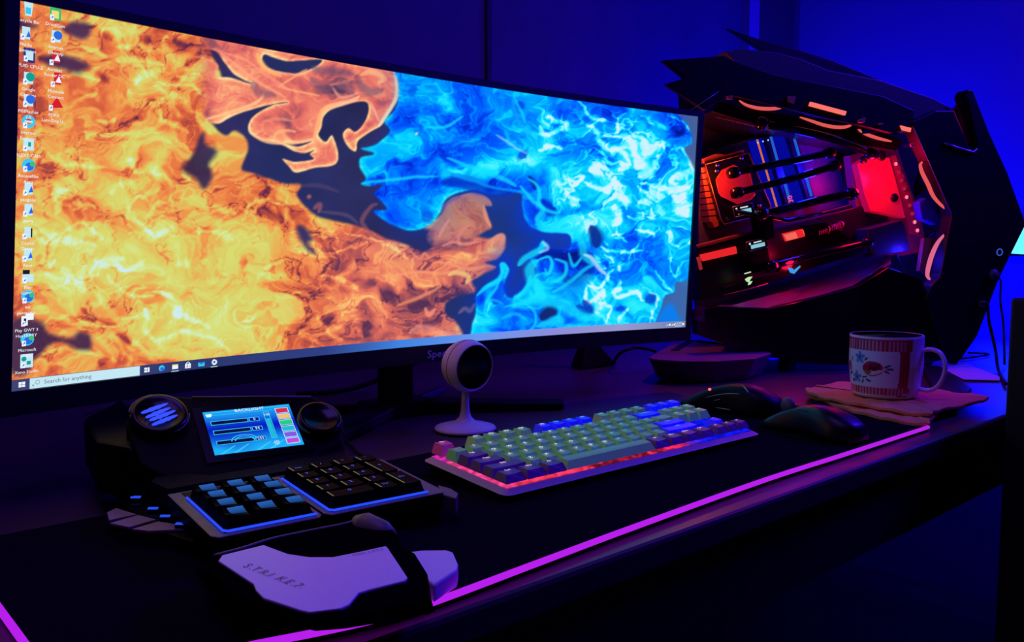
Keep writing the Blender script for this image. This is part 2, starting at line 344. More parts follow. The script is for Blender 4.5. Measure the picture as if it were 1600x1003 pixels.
    for h in ([(414, 84), (410, 96), (424, 108), (460, 115), (484, 108), (502, 97), (500, 92), (470, 95), (448, 96), (430, 90)],
              [(318, 76), (338, 80), (350, 96), (366, 116), (394, 131), (360, 121), (338, 119), (341, 102), (330, 92)], [(446, 224), (470, 224), (487, 221), (468, 229), (456, 228)]):
        sl, d = sdf(h, 3); mS[sl] *= 1-sm(-1.5, 1.5, d); dfull[sl] = np.minimum(dfull[sl], -d)
    vs = .40+(tex-.5)*.75+.16*fil+(.42*np.exp(-np.abs(dfull-1.5)/2.4)+.12*np.exp(-np.abs(dfull)/9))*sm(325, 355, xx)
    mS *= sm(300, 338, xx)
    vs += field([(520, 125, 34, 22, -.26), (545, 135, 26, 14, -.12), (430, 190, 28, 12, -.18), (560, 185, 14, 20, -.16), (590, 120, 20, 16, .14), (440, 140, 40, 16, .12), (490, 190, 14, 30, .16), (600, 165, 14, 30, .08), (350, 150, 30, 16, .14), (380, 130, 20, 8, -.3)], 0)
    sc_ = ramp(vs, [(.0, (86, 58, 92)), (.2, (146, 82, 96)), (.38, (220, 102, 98)), (.55, (238, 130, 108)), (.75, (250, 172, 122)), (1.0, (254, 226, 160))])
    img += (sc_-img)*mS[..., None]
    # ---- strokes on the salmon flame
    for p, c, w, a in [([(345, 82), (372, 104), (405, 130), (446, 152)], (255, 170, 130), 3, .7), ([(330, 76), (380, 92), (420, 120), (450, 140)], (255, 160, 130), 2.5, .6), ([(434, 137), (466, 116), (480, 108)], (255, 178, 120), 2, .7),
                       ([(440, 138), (480, 146), (500, 150)], (255, 190, 120), 2, .6), ([(500, 182), (512, 168), (548, 158), (562, 150)], (255, 190, 150), 4, .85), ([(490, 216), (497, 190), (505, 172), (520, 162)], (255, 190, 120), 5, .6),
                       ([(432, 222), (430, 210), (446, 204), (462, 206)], (255, 180, 120), 2.5, .8), ([(396, 212), (420, 222), (460, 224), (492, 216)], (255, 190, 140), 2.5, .85), ([(410, 190), (432, 186), (456, 188)], (244, 150, 120), 3, .6),
                       ([(616, 112), (620, 128), (620, 150), (610, 170), (590, 198)], (255, 236, 180), 4, .9), ([(520, 136), (530, 150), (542, 152), (560, 145)], (240, 160, 140), 3, .7), ([(516, 133), (540, 128), (548, 124)], (230, 140, 120), 3, .6),
                       ([(562, 118), (580, 112), (600, 122), (590, 130)], (255, 200, 140), 6, .6), ([(579, 160), (586, 175), (592, 190)], (255, 190, 160), 2, .6), ([(402, 82), (406, 94), (416, 108), (440, 120)], (255, 190, 110), 6, .7),
                       ([(322, 186), (350, 178), (400, 160), (412, 146)], (255, 200, 140), 3, .8)]:
        stroke(p, c, w, a)
    for p, w, a in [([(488, 104), (500, 110), (530, 112), (552, 116)], 8, .55), ([(486, 122), (496, 132), (520, 140)], 7, .5), ([(556, 118), (566, 136), (580, 144), (598, 140)], 8, .55), ([(530, 132), (545, 134), (552, 146)], 7, .5), ([(395, 128), (402, 142), (430, 150)], 7, .5)]:
        stroke(p, (104, 74, 108), w, a, 4)
    # ---- plume beside the blue flame: brown and translucent
    sl, m = poly([(676, 384), (668, 366), (690, 336), (704, 312), (722, 305), (742, 302), (760, 309), (769, 321), (757, 322), (760, 338), (767, 354), (757, 361), (744, 372), (720, 392), (700, 388)], (122, 78, 100), 3, 5, .35)
    pt = np.clip((tex[sl]-.3)*2.2+.5*fil[sl], 0, 1); mixin(sl, m*1.6*np.clip(pt, 0, 1), col((206, 122, 110))); mixin(sl, m*1.2*np.clip(.8-pt, 0, 1), col((84, 62, 104)))
    for p, c, w, a in [([(720, 306), (742, 304), (762, 312), (768, 321)], (206, 130, 120), 3, .9), ([(756, 320), (760, 340), (766, 354)], (240, 150, 110), 3.5, .95), ([(702, 342), (692, 356), (685, 370)], (240, 150, 120), 2.5, .9), ([(738, 350), (722, 360), (716, 376), (722, 382)], (220, 132, 116), 4, .8), ([(686, 334), (700, 316), (720, 308)], (150, 96, 150), 2.5, .8), ([(724, 310), (726, 330), (736, 346)], (190, 120, 120), 3, .6),
                       ([(690, 384), (708, 378), (724, 382), (752, 378)], (236, 140, 120), 2.5, .8), ([(764, 378), (778, 368), (786, 370), (780, 388), (772, 396)], (244, 156, 120), 4, .9), ([(680, 410), (700, 412), (730, 420), (760, 416), (776, 418)], (246, 150, 110), 3, .8), ([(612, 432), (650, 424), (690, 428), (720, 420)], (250, 160, 110), 3, .7), ([(620, 478), (660, 462), (690, 446)], (250, 150, 100), 3, .7),
                       ([(716, 490), (726, 482), (734, 486), (742, 474)], (150, 116, 140), 4, .6), ([(700, 430), (716, 426), (732, 432), (728, 444)], (255, 208, 120), 5, .8), ([(640, 390), (656, 404), (664, 396), (672, 404)], (240, 140, 110), 2.5, .8), ([(664, 480), (670, 492), (680, 482)], (250, 150, 120), 4, .8), ([(640, 520), (660, 512), (690, 520), (716, 524)], (250, 150, 130), 8, .6),
                       ([(586, 372), (572, 356), (566, 344), (580, 322), (590, 318)], (150, 86, 100), 4, .6), ([(480, 308), (486, 306)], (210, 120, 100), 4, .6), ([(490, 326), (500, 320), (498, 332)], (180, 96, 100), 5, .6), ([(500, 330), (540, 336), (560, 350)], (110, 84, 120), 3, .5), ([(470, 290), (500, 290), (530, 300)], (90, 70, 110), 4, .5)]:
        stroke(p, c, w, a, 1.4, 3)
    # ---- blue flame
    blue = np.zeros((PH, PW), np.float32)
    B = [(622, 108), (700, 110), (800, 128), (960, 150), (1058, 172), (1076, 198), (1081, 224), (1070, 234), (1088, 266), (1100, 300), (1090, 440), (1058, 442), (1054, 458), (1040, 462), (1034, 480), (1020, 520), (1014, 560), (800, 560), (738, 545), (735, 512), (742, 490), (744, 462),
         (757, 447), (781, 431), (783, 412), (791, 411), (796, 424), (788, 452), (800, 466), (826, 440), (838, 424), (828, 404), (838, 392), (848, 374), (858, 388), (870, 392), (890, 388), (888, 366), (844, 360), (824, 348), (816, 322), (812, 302), (770, 304), (735, 297), (700, 309),
         (688, 332), (676, 348), (658, 358), (640, 360), (620, 354), (600, 344), (584, 328), (604, 326), (592, 310), (584, 302), (597, 288), (576, 291), (565, 288), (572, 278), (563, 262), (564, 246), (584, 240), (564, 231), (586, 226), (608, 206), (600, 190), (612, 176), (621, 160), (623, 130)]
    slB, dB = sdf(B, 5, 80, 5)
    blue[slB] = sm(-2, 2.5, dB); dbl = np.full((PH, PW), -200, np.float32); dbl[slB] = dB
    glow = np.exp(np.minimum(dbl, 0)/22)*(1-blue)*sm(560, 640, xx)
    glow2 = sm(740, 800, xx)*sm(290, 350, yy)*(1-sm(1000, 1060, xx))
    mixin((slice(None), slice(None)), glow*np.clip(.3+.55*glow2, 0, .8), col((6, 56, 214)))
    hb = field([(960, 290, 110, 90, .20), (1000, 250, 70, 60, .08), (860, 190, 50, 40, .2), (950, 350, 40, 40, .2), (830, 260, 60, 20, .24), (780, 255, 60, 14, .22), (620, 215, 30, 20, .14), (690, 150, 90, 30, .02), (950, 480, 90, 40, .16), (910, 510, 70, 25, .12), (830, 440, 30, 30, .18), (760, 500, 30, 30, .10), (1050, 400, 50, 40, .06),
                (760, 200, 60, 20, -.12), (640, 330, 40, 24, -.12), (720, 285, 50, 10, -.24), (1065, 210, 26, 26, -.2), (770, 140, 50, 20, -.06), (660, 250, 30, 30, .04), (1040, 480, 30, 40, -.06), (900, 400, 26, 26, -.3), (860, 330, 22, 12, -.2), (870, 392, 40, 12, -.3), (840, 496, 24, 14, -.16), (790, 470, 20, 24, -.2), (930, 372, 12, 24, -.24), (870, 420, 18, 16, -.14)], .365)
    white = np.clip(field([(970, 280, 80, 60, 1), (1040, 300, 60, 60, 1), (860, 190, 30, 22, .8), (960, 350, 30, 40, 1), (930, 200, 50, 40, .8), (1000, 220, 40, 50, .8), (1000, 370, 70, 40, .6), (960, 460, 60, 60, .6), (900, 310, 40, 30, .7), (1060, 420, 30, 60, .4)], 0), 0, 1)
    fr1 = sm(.86, .97, 1-np.abs(fbm(qx/30+3, qy/22, 131, 4)-.5)*2)*sm(.44, .58, fbm(xx/40, yy/34, 141, 3))
    Wb = np.zeros((PH, PW), np.float32)
    for p, w, a in [([(854, 182), (868, 186), (884, 194), (870, 204), (858, 208)], 8, .9), ([(844, 196), (850, 210), (860, 208)], 6, .9), ([(840, 232), (856, 232), (874, 236)], 5, .9), ([(904, 160), (918, 178), (934, 188), (948, 188)], 5, .95), ([(914, 200), (928, 204), (938, 222), (950, 232), (972, 240), (986, 256)], 6, .95), ([(938, 216), (960, 216), (990, 212), (1006, 218), (1014, 228)], 4, .9), ([(964, 186), (966, 204), (960, 212)], 3, .8), ([(986, 214), (992, 236), (1004, 248)], 7, .85),
                    ([(990, 258), (1006, 256), (1016, 268), (1000, 274)], 18, .85), ([(966, 256), (980, 258), (964, 268)], 5, .9), ([(928, 258), (934, 264), (924, 272)], 14, .85), ([(886, 276), (892, 288), (908, 284), (914, 276), (900, 276)], 3.5, .95), ([(914, 288), (940, 296), (962, 288), (968, 298)], 5, .95), ([(892, 310), (900, 316), (908, 318)], 12, .9), ([(878, 292), (886, 306), (896, 312)], 3, .8), ([(950, 312), (962, 304), (974, 312), (976, 326)], 7, .9), ([(958, 320), (964, 340), (958, 354)], 12, .95),
                    ([(960, 276), (960, 292), (972, 302)], 5, .9), ([(1004, 284), (1030, 290), (1056, 298), (1078, 292)], 6, .85), ([(1016, 292), (1030, 302), (1040, 306)], 9, .8), ([(1052, 304), (1070, 316), (1064, 322), (1076, 334)], 14, .8), ([(1000, 290), (1016, 302), (1030, 312)], 3, .8), ([(998, 312), (1012, 310), (1016, 318)], 5, .7), ([(1020, 320), (1020, 336), (1014, 338)], 4, .9), ([(980, 338), (1004, 342), (1006, 330)], 3, .8), ([(990, 358), (1010, 362), (1024, 370)], 2.5, .8), ([(956, 368), (972, 374), (980, 380)], 2.5, .8),
                    ([(940, 386), (956, 392), (988, 392), (1004, 388)], 4, .95), ([(924, 398), (934, 416), (946, 422)], 4, .8), ([(942, 400), (956, 406), (952, 414)], 3, .8), ([(968, 416), (970, 424)], 6, .95), ([(968, 436), (966, 446), (956, 456), (962, 460), (990, 458), (1004, 468)], 4, .95), ([(914, 448), (912, 470), (918, 474), (940, 456), (938, 466)], 3.5, .95), ([(914, 446), (934, 450), (948, 434), (958, 422)], 3, .9), ([(932, 470), (942, 478), (954, 484), (948, 508)], 3, .9), ([(982, 482), (974, 496), (968, 508)], 4, .8), ([(1014, 456), (1030, 464), (1024, 480), (1014, 506)], 2.5, .7), ([(1020, 424), (1040, 446), (1050, 458)], 2.5, .8),
                    ([(1048, 390), (1050, 420), (1058, 434), (1070, 412), (1076, 406)], 2.2, .6), ([(1054, 380), (1066, 384), (1078, 370)], 2.2, .5), ([(1040, 180), (1058, 186), (1074, 200), (1074, 208)], 2, .5), ([(1048, 232), (1062, 234), (1086, 266)], 3, .6), ([(1000, 176), (1020, 190), (1040, 200), (1050, 192)], 3, .4), ([(1034, 214), (1036, 236), (1026, 240)], 3, .5)]:
        smap(Wb, p, w*.85, a, 1.5)
    vb = hb+(tex-.5)*.85+.16*fil+.15*np.exp(-np.abs(dbl-2)/3)+(.36*fr1)*white+white*.02
    vb += white*sm(.68, .8, tex)*.2+.60*Wb
    bc = ramp(vb, [(.0, (8, 20, 120)), (.18, (2, 44, 214)), (.34, (0, 96, 255)), (.5, (0, 152, 252)), (.64, (4, 202, 252)), (.78, (40, 232, 252)), (.95, (150, 240, 250)), (1.1, (206, 236, 250))])
    img += (bc-img)*blue[..., None]
    C_ = (20, 224, 252); P_ = (196, 238, 250); D_ = (6, 30, 150); L_ = (10, 160, 252)
    for p, c, w, a in [([(886, 392), (900, 410), (912, 400), (916, 424), (890, 440), (880, 420)], D_, 14, .6), ([(846, 500), (858, 488), (870, 492)], (20, 36, 110), 13, .95), ([(924, 352), (932, 368), (932, 386)], (16, 40, 140), 12, .9), ([(690, 286), (720, 284), (760, 296), (800, 300)], (6, 40, 190), 12, .75), ([(846, 314), (862, 328), (868, 326)], (4, 40, 200), 12, .9), ([(826, 276), (834, 288), (836, 296)], D_, 4, .9),
                       ([(812, 238), (820, 246)], (0, 70, 220), 12, .8), ([(812, 158), (816, 170)], (0, 60, 226), 8, .8), ([(826, 400), (860, 396), (884, 396)], D_, 8, .6), ([(900, 478), (920, 486), (910, 470)], (4, 36, 180), 8, .8), ([(784, 440), (780, 460), (772, 476)], (2, 60, 230), 14, .7), ([(660, 342), (676, 334)], (10, 50, 210), 14, .5), ([(760, 222), (790, 216)], (0, 70, 240), 16, .5), ([(640, 140), (650, 146)], (0, 70, 220), 12, .5), ([(1010, 472), (1024, 462)], (4, 40, 190), 10, .7), ([(968, 478), (970, 486)], (4, 60, 220), 10, .8)]:
        stroke(p, c, w, a, 3, 5)
    for p, c, w, a in [([(700, 246), (740, 262), (780, 276), (806, 290)], C_, 6, .8), ([(690, 270), (720, 276), (770, 292), (820, 300)], L_, 3, .8), ([(664, 200), (700, 196), (724, 180)], C_, 2.5, .8), ([(566, 288), (590, 282), (640, 276), (684, 276)], C_, 3, .8), ([(774, 212), (800, 228), (822, 240)], P_, 2, .6), ([(802, 146), (814, 172), (822, 190)], C_, 3, .7), ([(800, 160), (810, 186), (830, 210)], L_, 5, .7), ([(824, 280), (838, 290), (844, 306), (846, 324), (872, 334), (878, 318)], C_, 4, .9),
                       ([(812, 290), (830, 312), (850, 330), (842, 346), (870, 360), (900, 358), (912, 344)], C_, 6, .85), ([(838, 350), (852, 358), (888, 364)], C_, 4, .8), ([(900, 360), (910, 380), (912, 400), (924, 416)], C_, 10, .8), ([(890, 396), (892, 410), (898, 416), (908, 404)], C_, 3, .9), ([(912, 398), (922, 404), (932, 418), (950, 430)], P_, 5, .9), ([(848, 378), (846, 388), (822, 402), (810, 416)], C_, 8, .9), ([(848, 376), (856, 388), (842, 394)], P_, 3, .7),
                       ([(784, 414), (788, 424), (780, 440), (762, 448), (746, 462)], C_, 5, .9), ([(786, 412), (794, 422), (790, 436)], C_, 4, .8), ([(784, 436), (776, 452), (764, 466), (760, 476)], C_, 3, .8), ([(836, 408), (858, 402), (864, 414), (856, 428), (852, 420)], C_, 3, .95), ([(840, 406), (828, 420), (834, 440), (850, 462)], C_, 14, .85), ([(868, 406), (884, 412), (882, 430), (866, 440), (860, 438)], C_, 3.5, .9), ([(830, 430), (820, 452), (804, 464)], C_, 5, .8),
                       ([(862, 456), (880, 448), (910, 424), (926, 416)], C_, 4, .8), ([(870, 464), (890, 452), (930, 430)], L_, 14, .6), ([(800, 480), (840, 466), (880, 478), (910, 494), (940, 500)], C_, 14, .7), ([(840, 510), (862, 504), (876, 500), (880, 512), (920, 508)], C_, 12, .8), ([(750, 510), (764, 524), (790, 526)], C_, 10, .6), ([(790, 480), (820, 474), (836, 488), (838, 506), (826, 518), (812, 516)], C_, 2, .8), ([(784, 496), (806, 490), (824, 500)], C_, 3, .6), ([(756, 486), (764, 470), (786, 476)], C_, 3, .6)]:
        stroke(p, c, w*.8, a*.85, 2.0, 9)
    # grey corners and the blue puff at the lower right
    poly([(1058, 176), (1100, 182), (1092, 268), (1084, 262), (1070, 233), (1081, 223), (1076, 198)], (70, 96, 150), 3, 3, .8)
    poly([(1100, 443), (1058, 443), (1054, 458), (1040, 464), (1034, 480), (1022, 530), (1100, 530)], (60, 102, 166), 3, 3, .9)
    poly([(1026, 506), (1036, 484), (1050, 476), (1060, 492), (1066, 506), (1040, 512)], (0, 128, 250), 6, 6, .8)
    stroke([(650, 208), (652, 210)], (220, 220, 150), 3, 1, .6, 0)
    return np.clip(img, 0, 1)
# ------------------------------------------------------------------ common materials
BLACK = mat('black plastic', (7, 7, 10), .55, noise=.2, spec=.06)
MATT = mat('matt black plastic', (9, 9, 11), .65, noise=.2, spec=.2)
GLOSSB = mat('gloss black plastic', (6, 6, 9), .2, spec=.25)
GREY = mat('grey plastic', (92, 88, 92), .45, noise=.1)
WHITE = mat('white plastic', (214, 212, 214), .45, noise=.03)
STEEL = mat('brushed steel', (150, 150, 155), .3, metal=1., noise=.1)
# ------------------------------------------------------------------ the room
wallm = mat('wall paint', (92, 92, 150), .9, noise=.06, scale=6, bump=.15)
clothwall = mat('dim wallpaper', (54, 50, 100), .9, lo=(36, 34, 78), scale=9, bump=.9)
YB, XR = 1.45, 2.53
struct(MB().box((.6, YB+.05, .7), (3.9, .1, 2.9)).build('wall_back', clothwall))
struct(MB().box((XR+.05, .0, .7), (.1, 3.0, 2.9)).build('wall_right', wallm))
struct(MB().box((.6, 0, -.80), (3.9, 3.0, .1)).build('floor', mat('dark floorboards', (40, 34, 36), .6, noise=.3, scale=12)))
struct(MB().box((2.36, YB-.012, .7), (.195, .024, 2.9)).build('trim_1', mat('dark painted post', (26, 24, 60), .8)))
struct(MB().box((2.236, YB-.012, .7), (.052, .024, 2.9)).build('trim_3', wallm))
# thin seam in the wall covering behind the monitor
P = onp(762, 60, V((0, YB, 0)), V((0, -1, 0)))
struct(MB().box((P.x, YB-.003, .7), (.012, .006, 2.9)).build('trim_2', mat('wall seam strip', (24, 22, 50), .9)))
# ------------------------------------------------------------------ desk
desk = thing('desk', 'dark wooden desk carrying the monitor, mat and keyboard', 'desk', (1.0, .9, -.75))
deskm = mat('dark wood laminate', (70, 46, 56), .42, lo=(54, 36, 46), scale=7)
MB().box((1.075, .925, -.0145), (2.55, 1.04, .025)).build('desktop', deskm, desk, bevel=.004)
MB().box((1.075, .43, -.066), (2.45, .03, .078)).build('front_rail', mat('black rail', (10, 9, 12), .6), desk)
for x in (-.1, 2.2):
    for y in (.47, 1.36):
        MB().box((x, y, -.3885), (.05, .05, .723)).build('leg', MATT, desk, bevel=.003)
# ------------------------------------------------------------------ gaming mat with its lit rim
matt = thing('gaming_mat', 'long black desk mat with a glowing magenta rim along its front edge', 'desk mat', (.6, .58, 0))
front = [(1450, 668), (1325, 709), (1200, 749), (1000, 821), (850, 877), (674, 943), (590, 968), (502, 988), (400, 1008)]
FR = [at(x, y, .003) for x, y in front]
FRs = spline([(p.x, p.y, 0) for p in FR], 4)
fl = V((.116, .452, 0)); left = [V((.106, .475, 0)), V((.106, .54, 0)), V((.106, .60, 0)), V((.108, .70, 0))]
bl, br = V((.125, .742, 0)), V((1.09, .735, 0))
loop = [V((br.x+.01, br.y-.012, 0))]+[V((1.102, .46, 0))]+FRs+[fl]+left+[bl, br]
matm = mat('black cloth mat', (20, 18, 25), .9, noise=.25, scale=300, bump=.3, spec=0.)
z = .0035
MB().prism([V((p.x, p.y, z)) for p in loop], [V((p.x, p.y, -.0015)) for p in loop]).build('cloth_surface', matm, matt)
rim = [V((1.104, .452, .0035))]+[V((p.x, p.y, .0035)) for p in FRs]+[V((fl.x, fl.y, .0035))]+[V((p.x, p.y, .0035)) for p in left]
def rimtube(): return MB().tube(rim, .0024, 8)
m = emit('magenta light tube', (180, 30, 232), 1.05)
rimtube().build('light_rim', m, matt, smooth=True)
MB().box((1.1045, .4535, .004), (.006, .008, .006)).build('rim_end_cap', emit('magenta cap', (236, 70, 250), .9), matt, bevel=.001)
# ------------------------------------------------------------------ monitor
mon = thing('monitor', 'wide curved monitor showing orange and blue flames', 'monitor', (.65, .96, 0))
SX, SY, SZ, SPSI, STILT, SW, SH, SK = .6512, .88, .1018, -.0095, -.0538, .9533, .332, .3803
def scr(s, t, off=0.):
    """point of the curved panel: s -.5..5 across, t 0..1 up, off towards the viewer"""
    R = 1/SK; a = s*SW/R
    lx = (R-off)*math.sin(a)+.0085*2*(t-.5)*max(0, .5-s)**2; ly = -(R-(R-off)*math.cos(a)); lz = t*SH
    y2 = ly*math.cos(STILT)+lz*math.sin(STILT); z2 = -ly*math.sin(STILT)+lz*math.cos(STILT)
    return V((SX+lx*math.cos(SPSI)-y2*math.sin(SPSI), SY+lx*math.sin(SPSI)+y2*math.cos(SPSI), SZ+z2))
def scr_inv(x, y):
    s, t = (x-560)/1070, (540-y)/400
    for _ in range(25):
        p = proj(scr(s, t)); ps = proj(scr(s+1e-4, t)); pt = proj(scr(s, t+1e-4))
        a, b, c, d = (ps[0]-p[0])/1e-4, (pt[0]-p[0])/1e-4, (ps[1]-p[1])/1e-4, (pt[1]-p[1])/1e-4
        D = a*d-b*c; ex, ey = x-p[0], y-p[1]; s += (d*ex-b*ey)/D; t += (-c*ex+a*ey)/D
    return s, t
wall_px = make_wallpaper()
def sample(x, y):
    x = min(max(x-PX0, 0), PW-1.001); y = min(max(y-PY0, 0), PH-1.001); i, j = int(x), int(y); u, v = x-i, y-j
    return (wall_px[j, i]*(1-u)+wall_px[j, i+1]*u)*(1-v)+(wall_px[j+1, i]*(1-u)+wall_px[j+1, i+1]*u)*v
NX, NY = 760, 270
S_, T_ = np.meshgrid(np.linspace(-.5, .5, NX), np.linspace(0, 1, NY))
vs = []; px = np.zeros((NY*NX, 2))
for k, (s, t) in enumerate(zip(S_.ravel(), T_.ravel())):
    p = scr(s, t); vs.append(p); px[k] = proj(p)
xi = np.clip(px[:, 0]-PX0, 0, PW-1.01); yi = np.clip(px[:, 1]-PY0, 0, PH-1.01)
i0, j0 = xi.astype(int), yi.astype(int); u_, v_ = (xi-i0)[:, None], (yi-j0)[:, None]
c_ = (wall_px[j0, i0]*(1-u_)+wall_px[j0, i0+1]*u_)*(1-v_)+(wall_px[j0+1, i0]*(1-u_)+wall_px[j0+1, i0+1]*u_)*v_
c_ = np.where(c_ <= .04045, c_/12.92, ((c_+.055)/1.055)**2.4)
cols = np.concatenate([c_, np.ones((len(c_), 1))], 1)
mb = MB(); mb.v = [tuple(v) for v in vs]
mb.f = [[j*NX+i, j*NX+i+1, (j+1)*NX+i+1, (j+1)*NX+i] for j in range(NY-1) for i in range(NX-1)]; mb.m = [0]*len(mb.f)
LCDm = emit_attr('lit display panel', 1.05)
mb.build('screen', LCDm, mon, cols=cols, fixn=False)
# housing: thin bezel in front, deep shell behind
def ringstrip(mb, so, to, si, ti, off0, off1, mi=0):
    pass
def panel(mb, s0, s1, t0, t1, offf, offb, n=40, mi=0):
    fr = [[scr(s0+(s1-s0)*i/n, t, offf) for i in range(n+1)] for t in (t0, t1)]
    bk = [[scr(s0+(s1-s0)*i/n, t, offb) for i in range(n+1)] for t in (t0, t1)]
    loop = fr[0]+fr[1][::-1]; k = len(mb.v); N = n+1
    mb.v += [tuple(p) for p in fr[0]+fr[1]+bk[0]+bk[1]]
    for i in range(n):
        for q in ([k+i, k+i+1, k+N+i+1, k+N+i], [k+2*N+i, k+3*N+i, k+3*N+i+1, k+2*N+i+1], [k+i, k+2*N+i, k+2*N+i+1, k+i+1], [k+N+i, k+N+i+1, k+3*N+i+1, k+3*N+i]):
            mb.f.append(q); mb.m.append(mi)
    for i in (0, n):
        mb.f.append([k+i, k+N+i, k+3*N+i, k+2*N+i]); mb.m.append(mi)
b = MB(); panel(b, -.512, .511, -.062, 1.024, -.002, -.03); b.build('rear_shell', MATT, mon)
b = MB(); panel(b, -.512, .511, 1.0, 1.026, .003, -.003); panel(b, -.512, -.5, 0, 1.0, .003, -.003, 2); panel(b, .5, .511, 0, 1.0, .003, -.003, 2); panel(b, -.512, .511, -.066, 0, .003, -.003)
b.build('bezel', mat('bezel plastic', (10, 10, 12), .5), mon)
# lettering on the chin
b = MB(); s0, t0 = scr_inv(665, 558); sc = .0112/SW
put_text(b, 'Spectre', lambda x, y: scr(s0+x*sc*1.15, -.049+y*.0112/SH, .0034), 0, 1.25, False)
b.build('maker_lettering', mat('dull silver print', (210, 206, 220), .4), mon, fixn=False)
# stand: column behind the panel and two splayed feet
b = MB(); b.box((.655, .965, .14), (.042, .03, .26)); b.build('stand_column', MATT, mon, bevel=.004)
b = MB(); c_ = at(925, 572, .0); q = [(-.045, .016), (.055, .016), (.055, -.016), (-.045, -.016)]; b.prism([V((c_.x+x*.35-.012, c_.y+y*.6, .045)) for x, y in q], [V((c_.x+x, c_.y+y, 0)) for x, y in q]); b.box((c_.x-.012, c_.y, .085), (.022, .014, .09)); b.build('stand_foot', MATT, mon, bevel=.002)
b = MB()
for sx in (-1, 1):
    p0, p1 = V((.66+sx*.02, .97, .008)), V((.66+sx*.20, .845, .006)); w = V((.017, sx*.017, 0))
    b.prism([p0+w+V((0, 0, .008)), p1+w*.7+V((0, 0, .003)), p1-w*.7+V((0, 0, .003)), p0-w+V((0, 0, .008))], [V((q.x, q.y, .0)) for q in (p0+w, p1+w*.7, p1-w*.7, p0-w)])
    p1 = V((.66+sx*.16, 1.07, .006))
    b.prism([p0+w+V((0, 0, .008)), p1+w*.7+V((0, 0, .003)), p1-w*.7+V((0, 0, .003)), p0-w+V((0, 0, .008))], [V((q.x, q.y, .0)) for q in (p0+w, p1+w*.7, p1-w*.7, p0-w)])
b.box((.66, .97, .009), (.09, .06, .018))
b.build('stand_foot', MATT, mon, bevel=.002)
# taskbar along the bottom of the picture
TB = .030; n = 120; b = MB(); cc = []
stops = [(0, (62, 66, 112)), (.2, (44, 56, 110)), (.34, (46, 62, 130)), (.45, (62, 128, 220)), (.58, (104, 148, 236)), (.72, (136, 138, 214)), (.86, (150, 150, 206)), (1, (112, 128, 170))]
for i in range(n+1):
    s = i/n-.5
    for t in (0, TB):
        b.v.append(tuple(scr(s, t, .0004))); cc.append([*lin([np.interp(i/n, [q[0] for q in stops], [q[1][k] for q in stops]) for k in range(3)]), 1])
for i in range(n): b.f.append([2*i, 2*i+2, 2*i+3, 2*i+1]); b.m.append(0)
tb = b.build('taskbar', LCDm, mon, cols=cc, fixn=False)
PIX = {k: emit('pixels '+k, c, 1.0) for k, c in dict(white=(238, 246, 255), black=(22, 26, 44), cyan=(60, 200, 240), blue=(40, 110, 230), teal=(20, 160, 150), red=(214, 30, 50), green=(70, 190, 110), grey=(150, 160, 180), navy=(44, 48, 130), yellow=(240, 220, 130), pale=(196, 232, 244), purple=(130, 70, 190), slate=(90, 100, 124)).items()}
PK = list(PIX); PM = [PIX[k] for k in PK]
def pm(k): return PK.index(k)
def srect(mb, x0, y0, x1, y1, k, off=.0008):
    """rectangle on the panel given by its corners on the panel grid (s, t)"""
    n_ = max(1, int((x1-x0)/.012))
    for i_ in range(n_):
        a_, b_ = x0+(x1-x0)*i_/n_, x0+(x1-x0)*(i_+1)/n_; mb.quad(scr(a_, y0, off), scr(b_, y0, off), scr(b_, y1, off), scr(a_, y1, off), pm(k))
def sdisc(mb, s, t, r, k, off=.0009, a0=0, a1=2*math.pi, n=14, rin=0):
    asp = SW/SH; pts = [scr(s+r*math.cos(a0+(a1-a0)*i/n)/asp, t+r*math.sin(a0+(a1-a0)*i/n), off) for i in range(n+1)]
    if rin: q = [scr(s+rin*math.cos(a0+(a1-a0)*i/n)/asp, t+rin*math.sin(a0+(a1-a0)*i/n), off) for i in range(n+1)]; pts += q[::-1]
    mb.add(pts, [list(range(len(pts)))], pm(k))
def stext(mb, s, t, txt, h, k='white', center=True, off=.0010):
    put_text(mb, txt, lambda x, y: scr(s+x/SW, t+y/SH, off), pm(k), h, center)
b = MB(); ss_ = scr_inv(34, 600)[0]-.003
for i in range(2):
    for j in range(2): srect(b, ss_+.0030*i, .0085+.0075*j, ss_+.0026+.0030*i, .0150+.0075*j, 'white')
b.build('start_button', PM, tb, fixn=False)
sa_, sb_ = scr_inv(46, 598)[0], scr_inv(218, 578)[0]
b = MB(); srect(b, sa_, .001, sb_, TB-.001, 'pale', .0006)
q_ = scr_inv(58, 596)[0]; sdisc(b, q_, .017, .0062, 'grey', .0009, rin=.0045); srect(b, q_-.0045, .0075, q_-.0030, .0120, 'grey')
stext(b, scr_inv(68, 595)[0], .0105, 'Search for anything', .0053, 'slate', False)
b.build('search_box', PM, tb, fixn=False)
def tico(x):                                            # position along the bar from its place in the picture
    return scr_inv(x, 575)[0]
b = MB(); s = tico(229); srect(b, s-.0027, .008, s+.0004, .014, 'white'); srect(b, s-.0027, .016, s+.0004, .022, 'white'); srect(b, s+.0009, .008, s+.0027, .022, 'white'); b.build('task_view_icon', PM, tb, fixn=False)
b = MB(); s = tico(252); sdisc(b, s, .015, .0090, 'cyan'); sdisc(b, s+.0004, .0125, .006, 'blue', .001); b.build('browser_icon', PM, tb, fixn=False)
b = MB(); s = tico(273); srect(b, s-.0032, .008, s+.0032, .022, 'yellow'); srect(b, s-.0032, .008, s+.0032, .018, 'white', .0009); srect(b, s-.0040, 0.0005, s+.0040, .0025, 'pale'); b.build('folder_icon', PM, tb, fixn=False)
b = MB(); s = tico(293); srect(b, s-.0032, .006, s+.0032, .020, 'white'); sdisc(b, s, .020, .006, 'white', .0008, 0, math.pi, rin=.004)
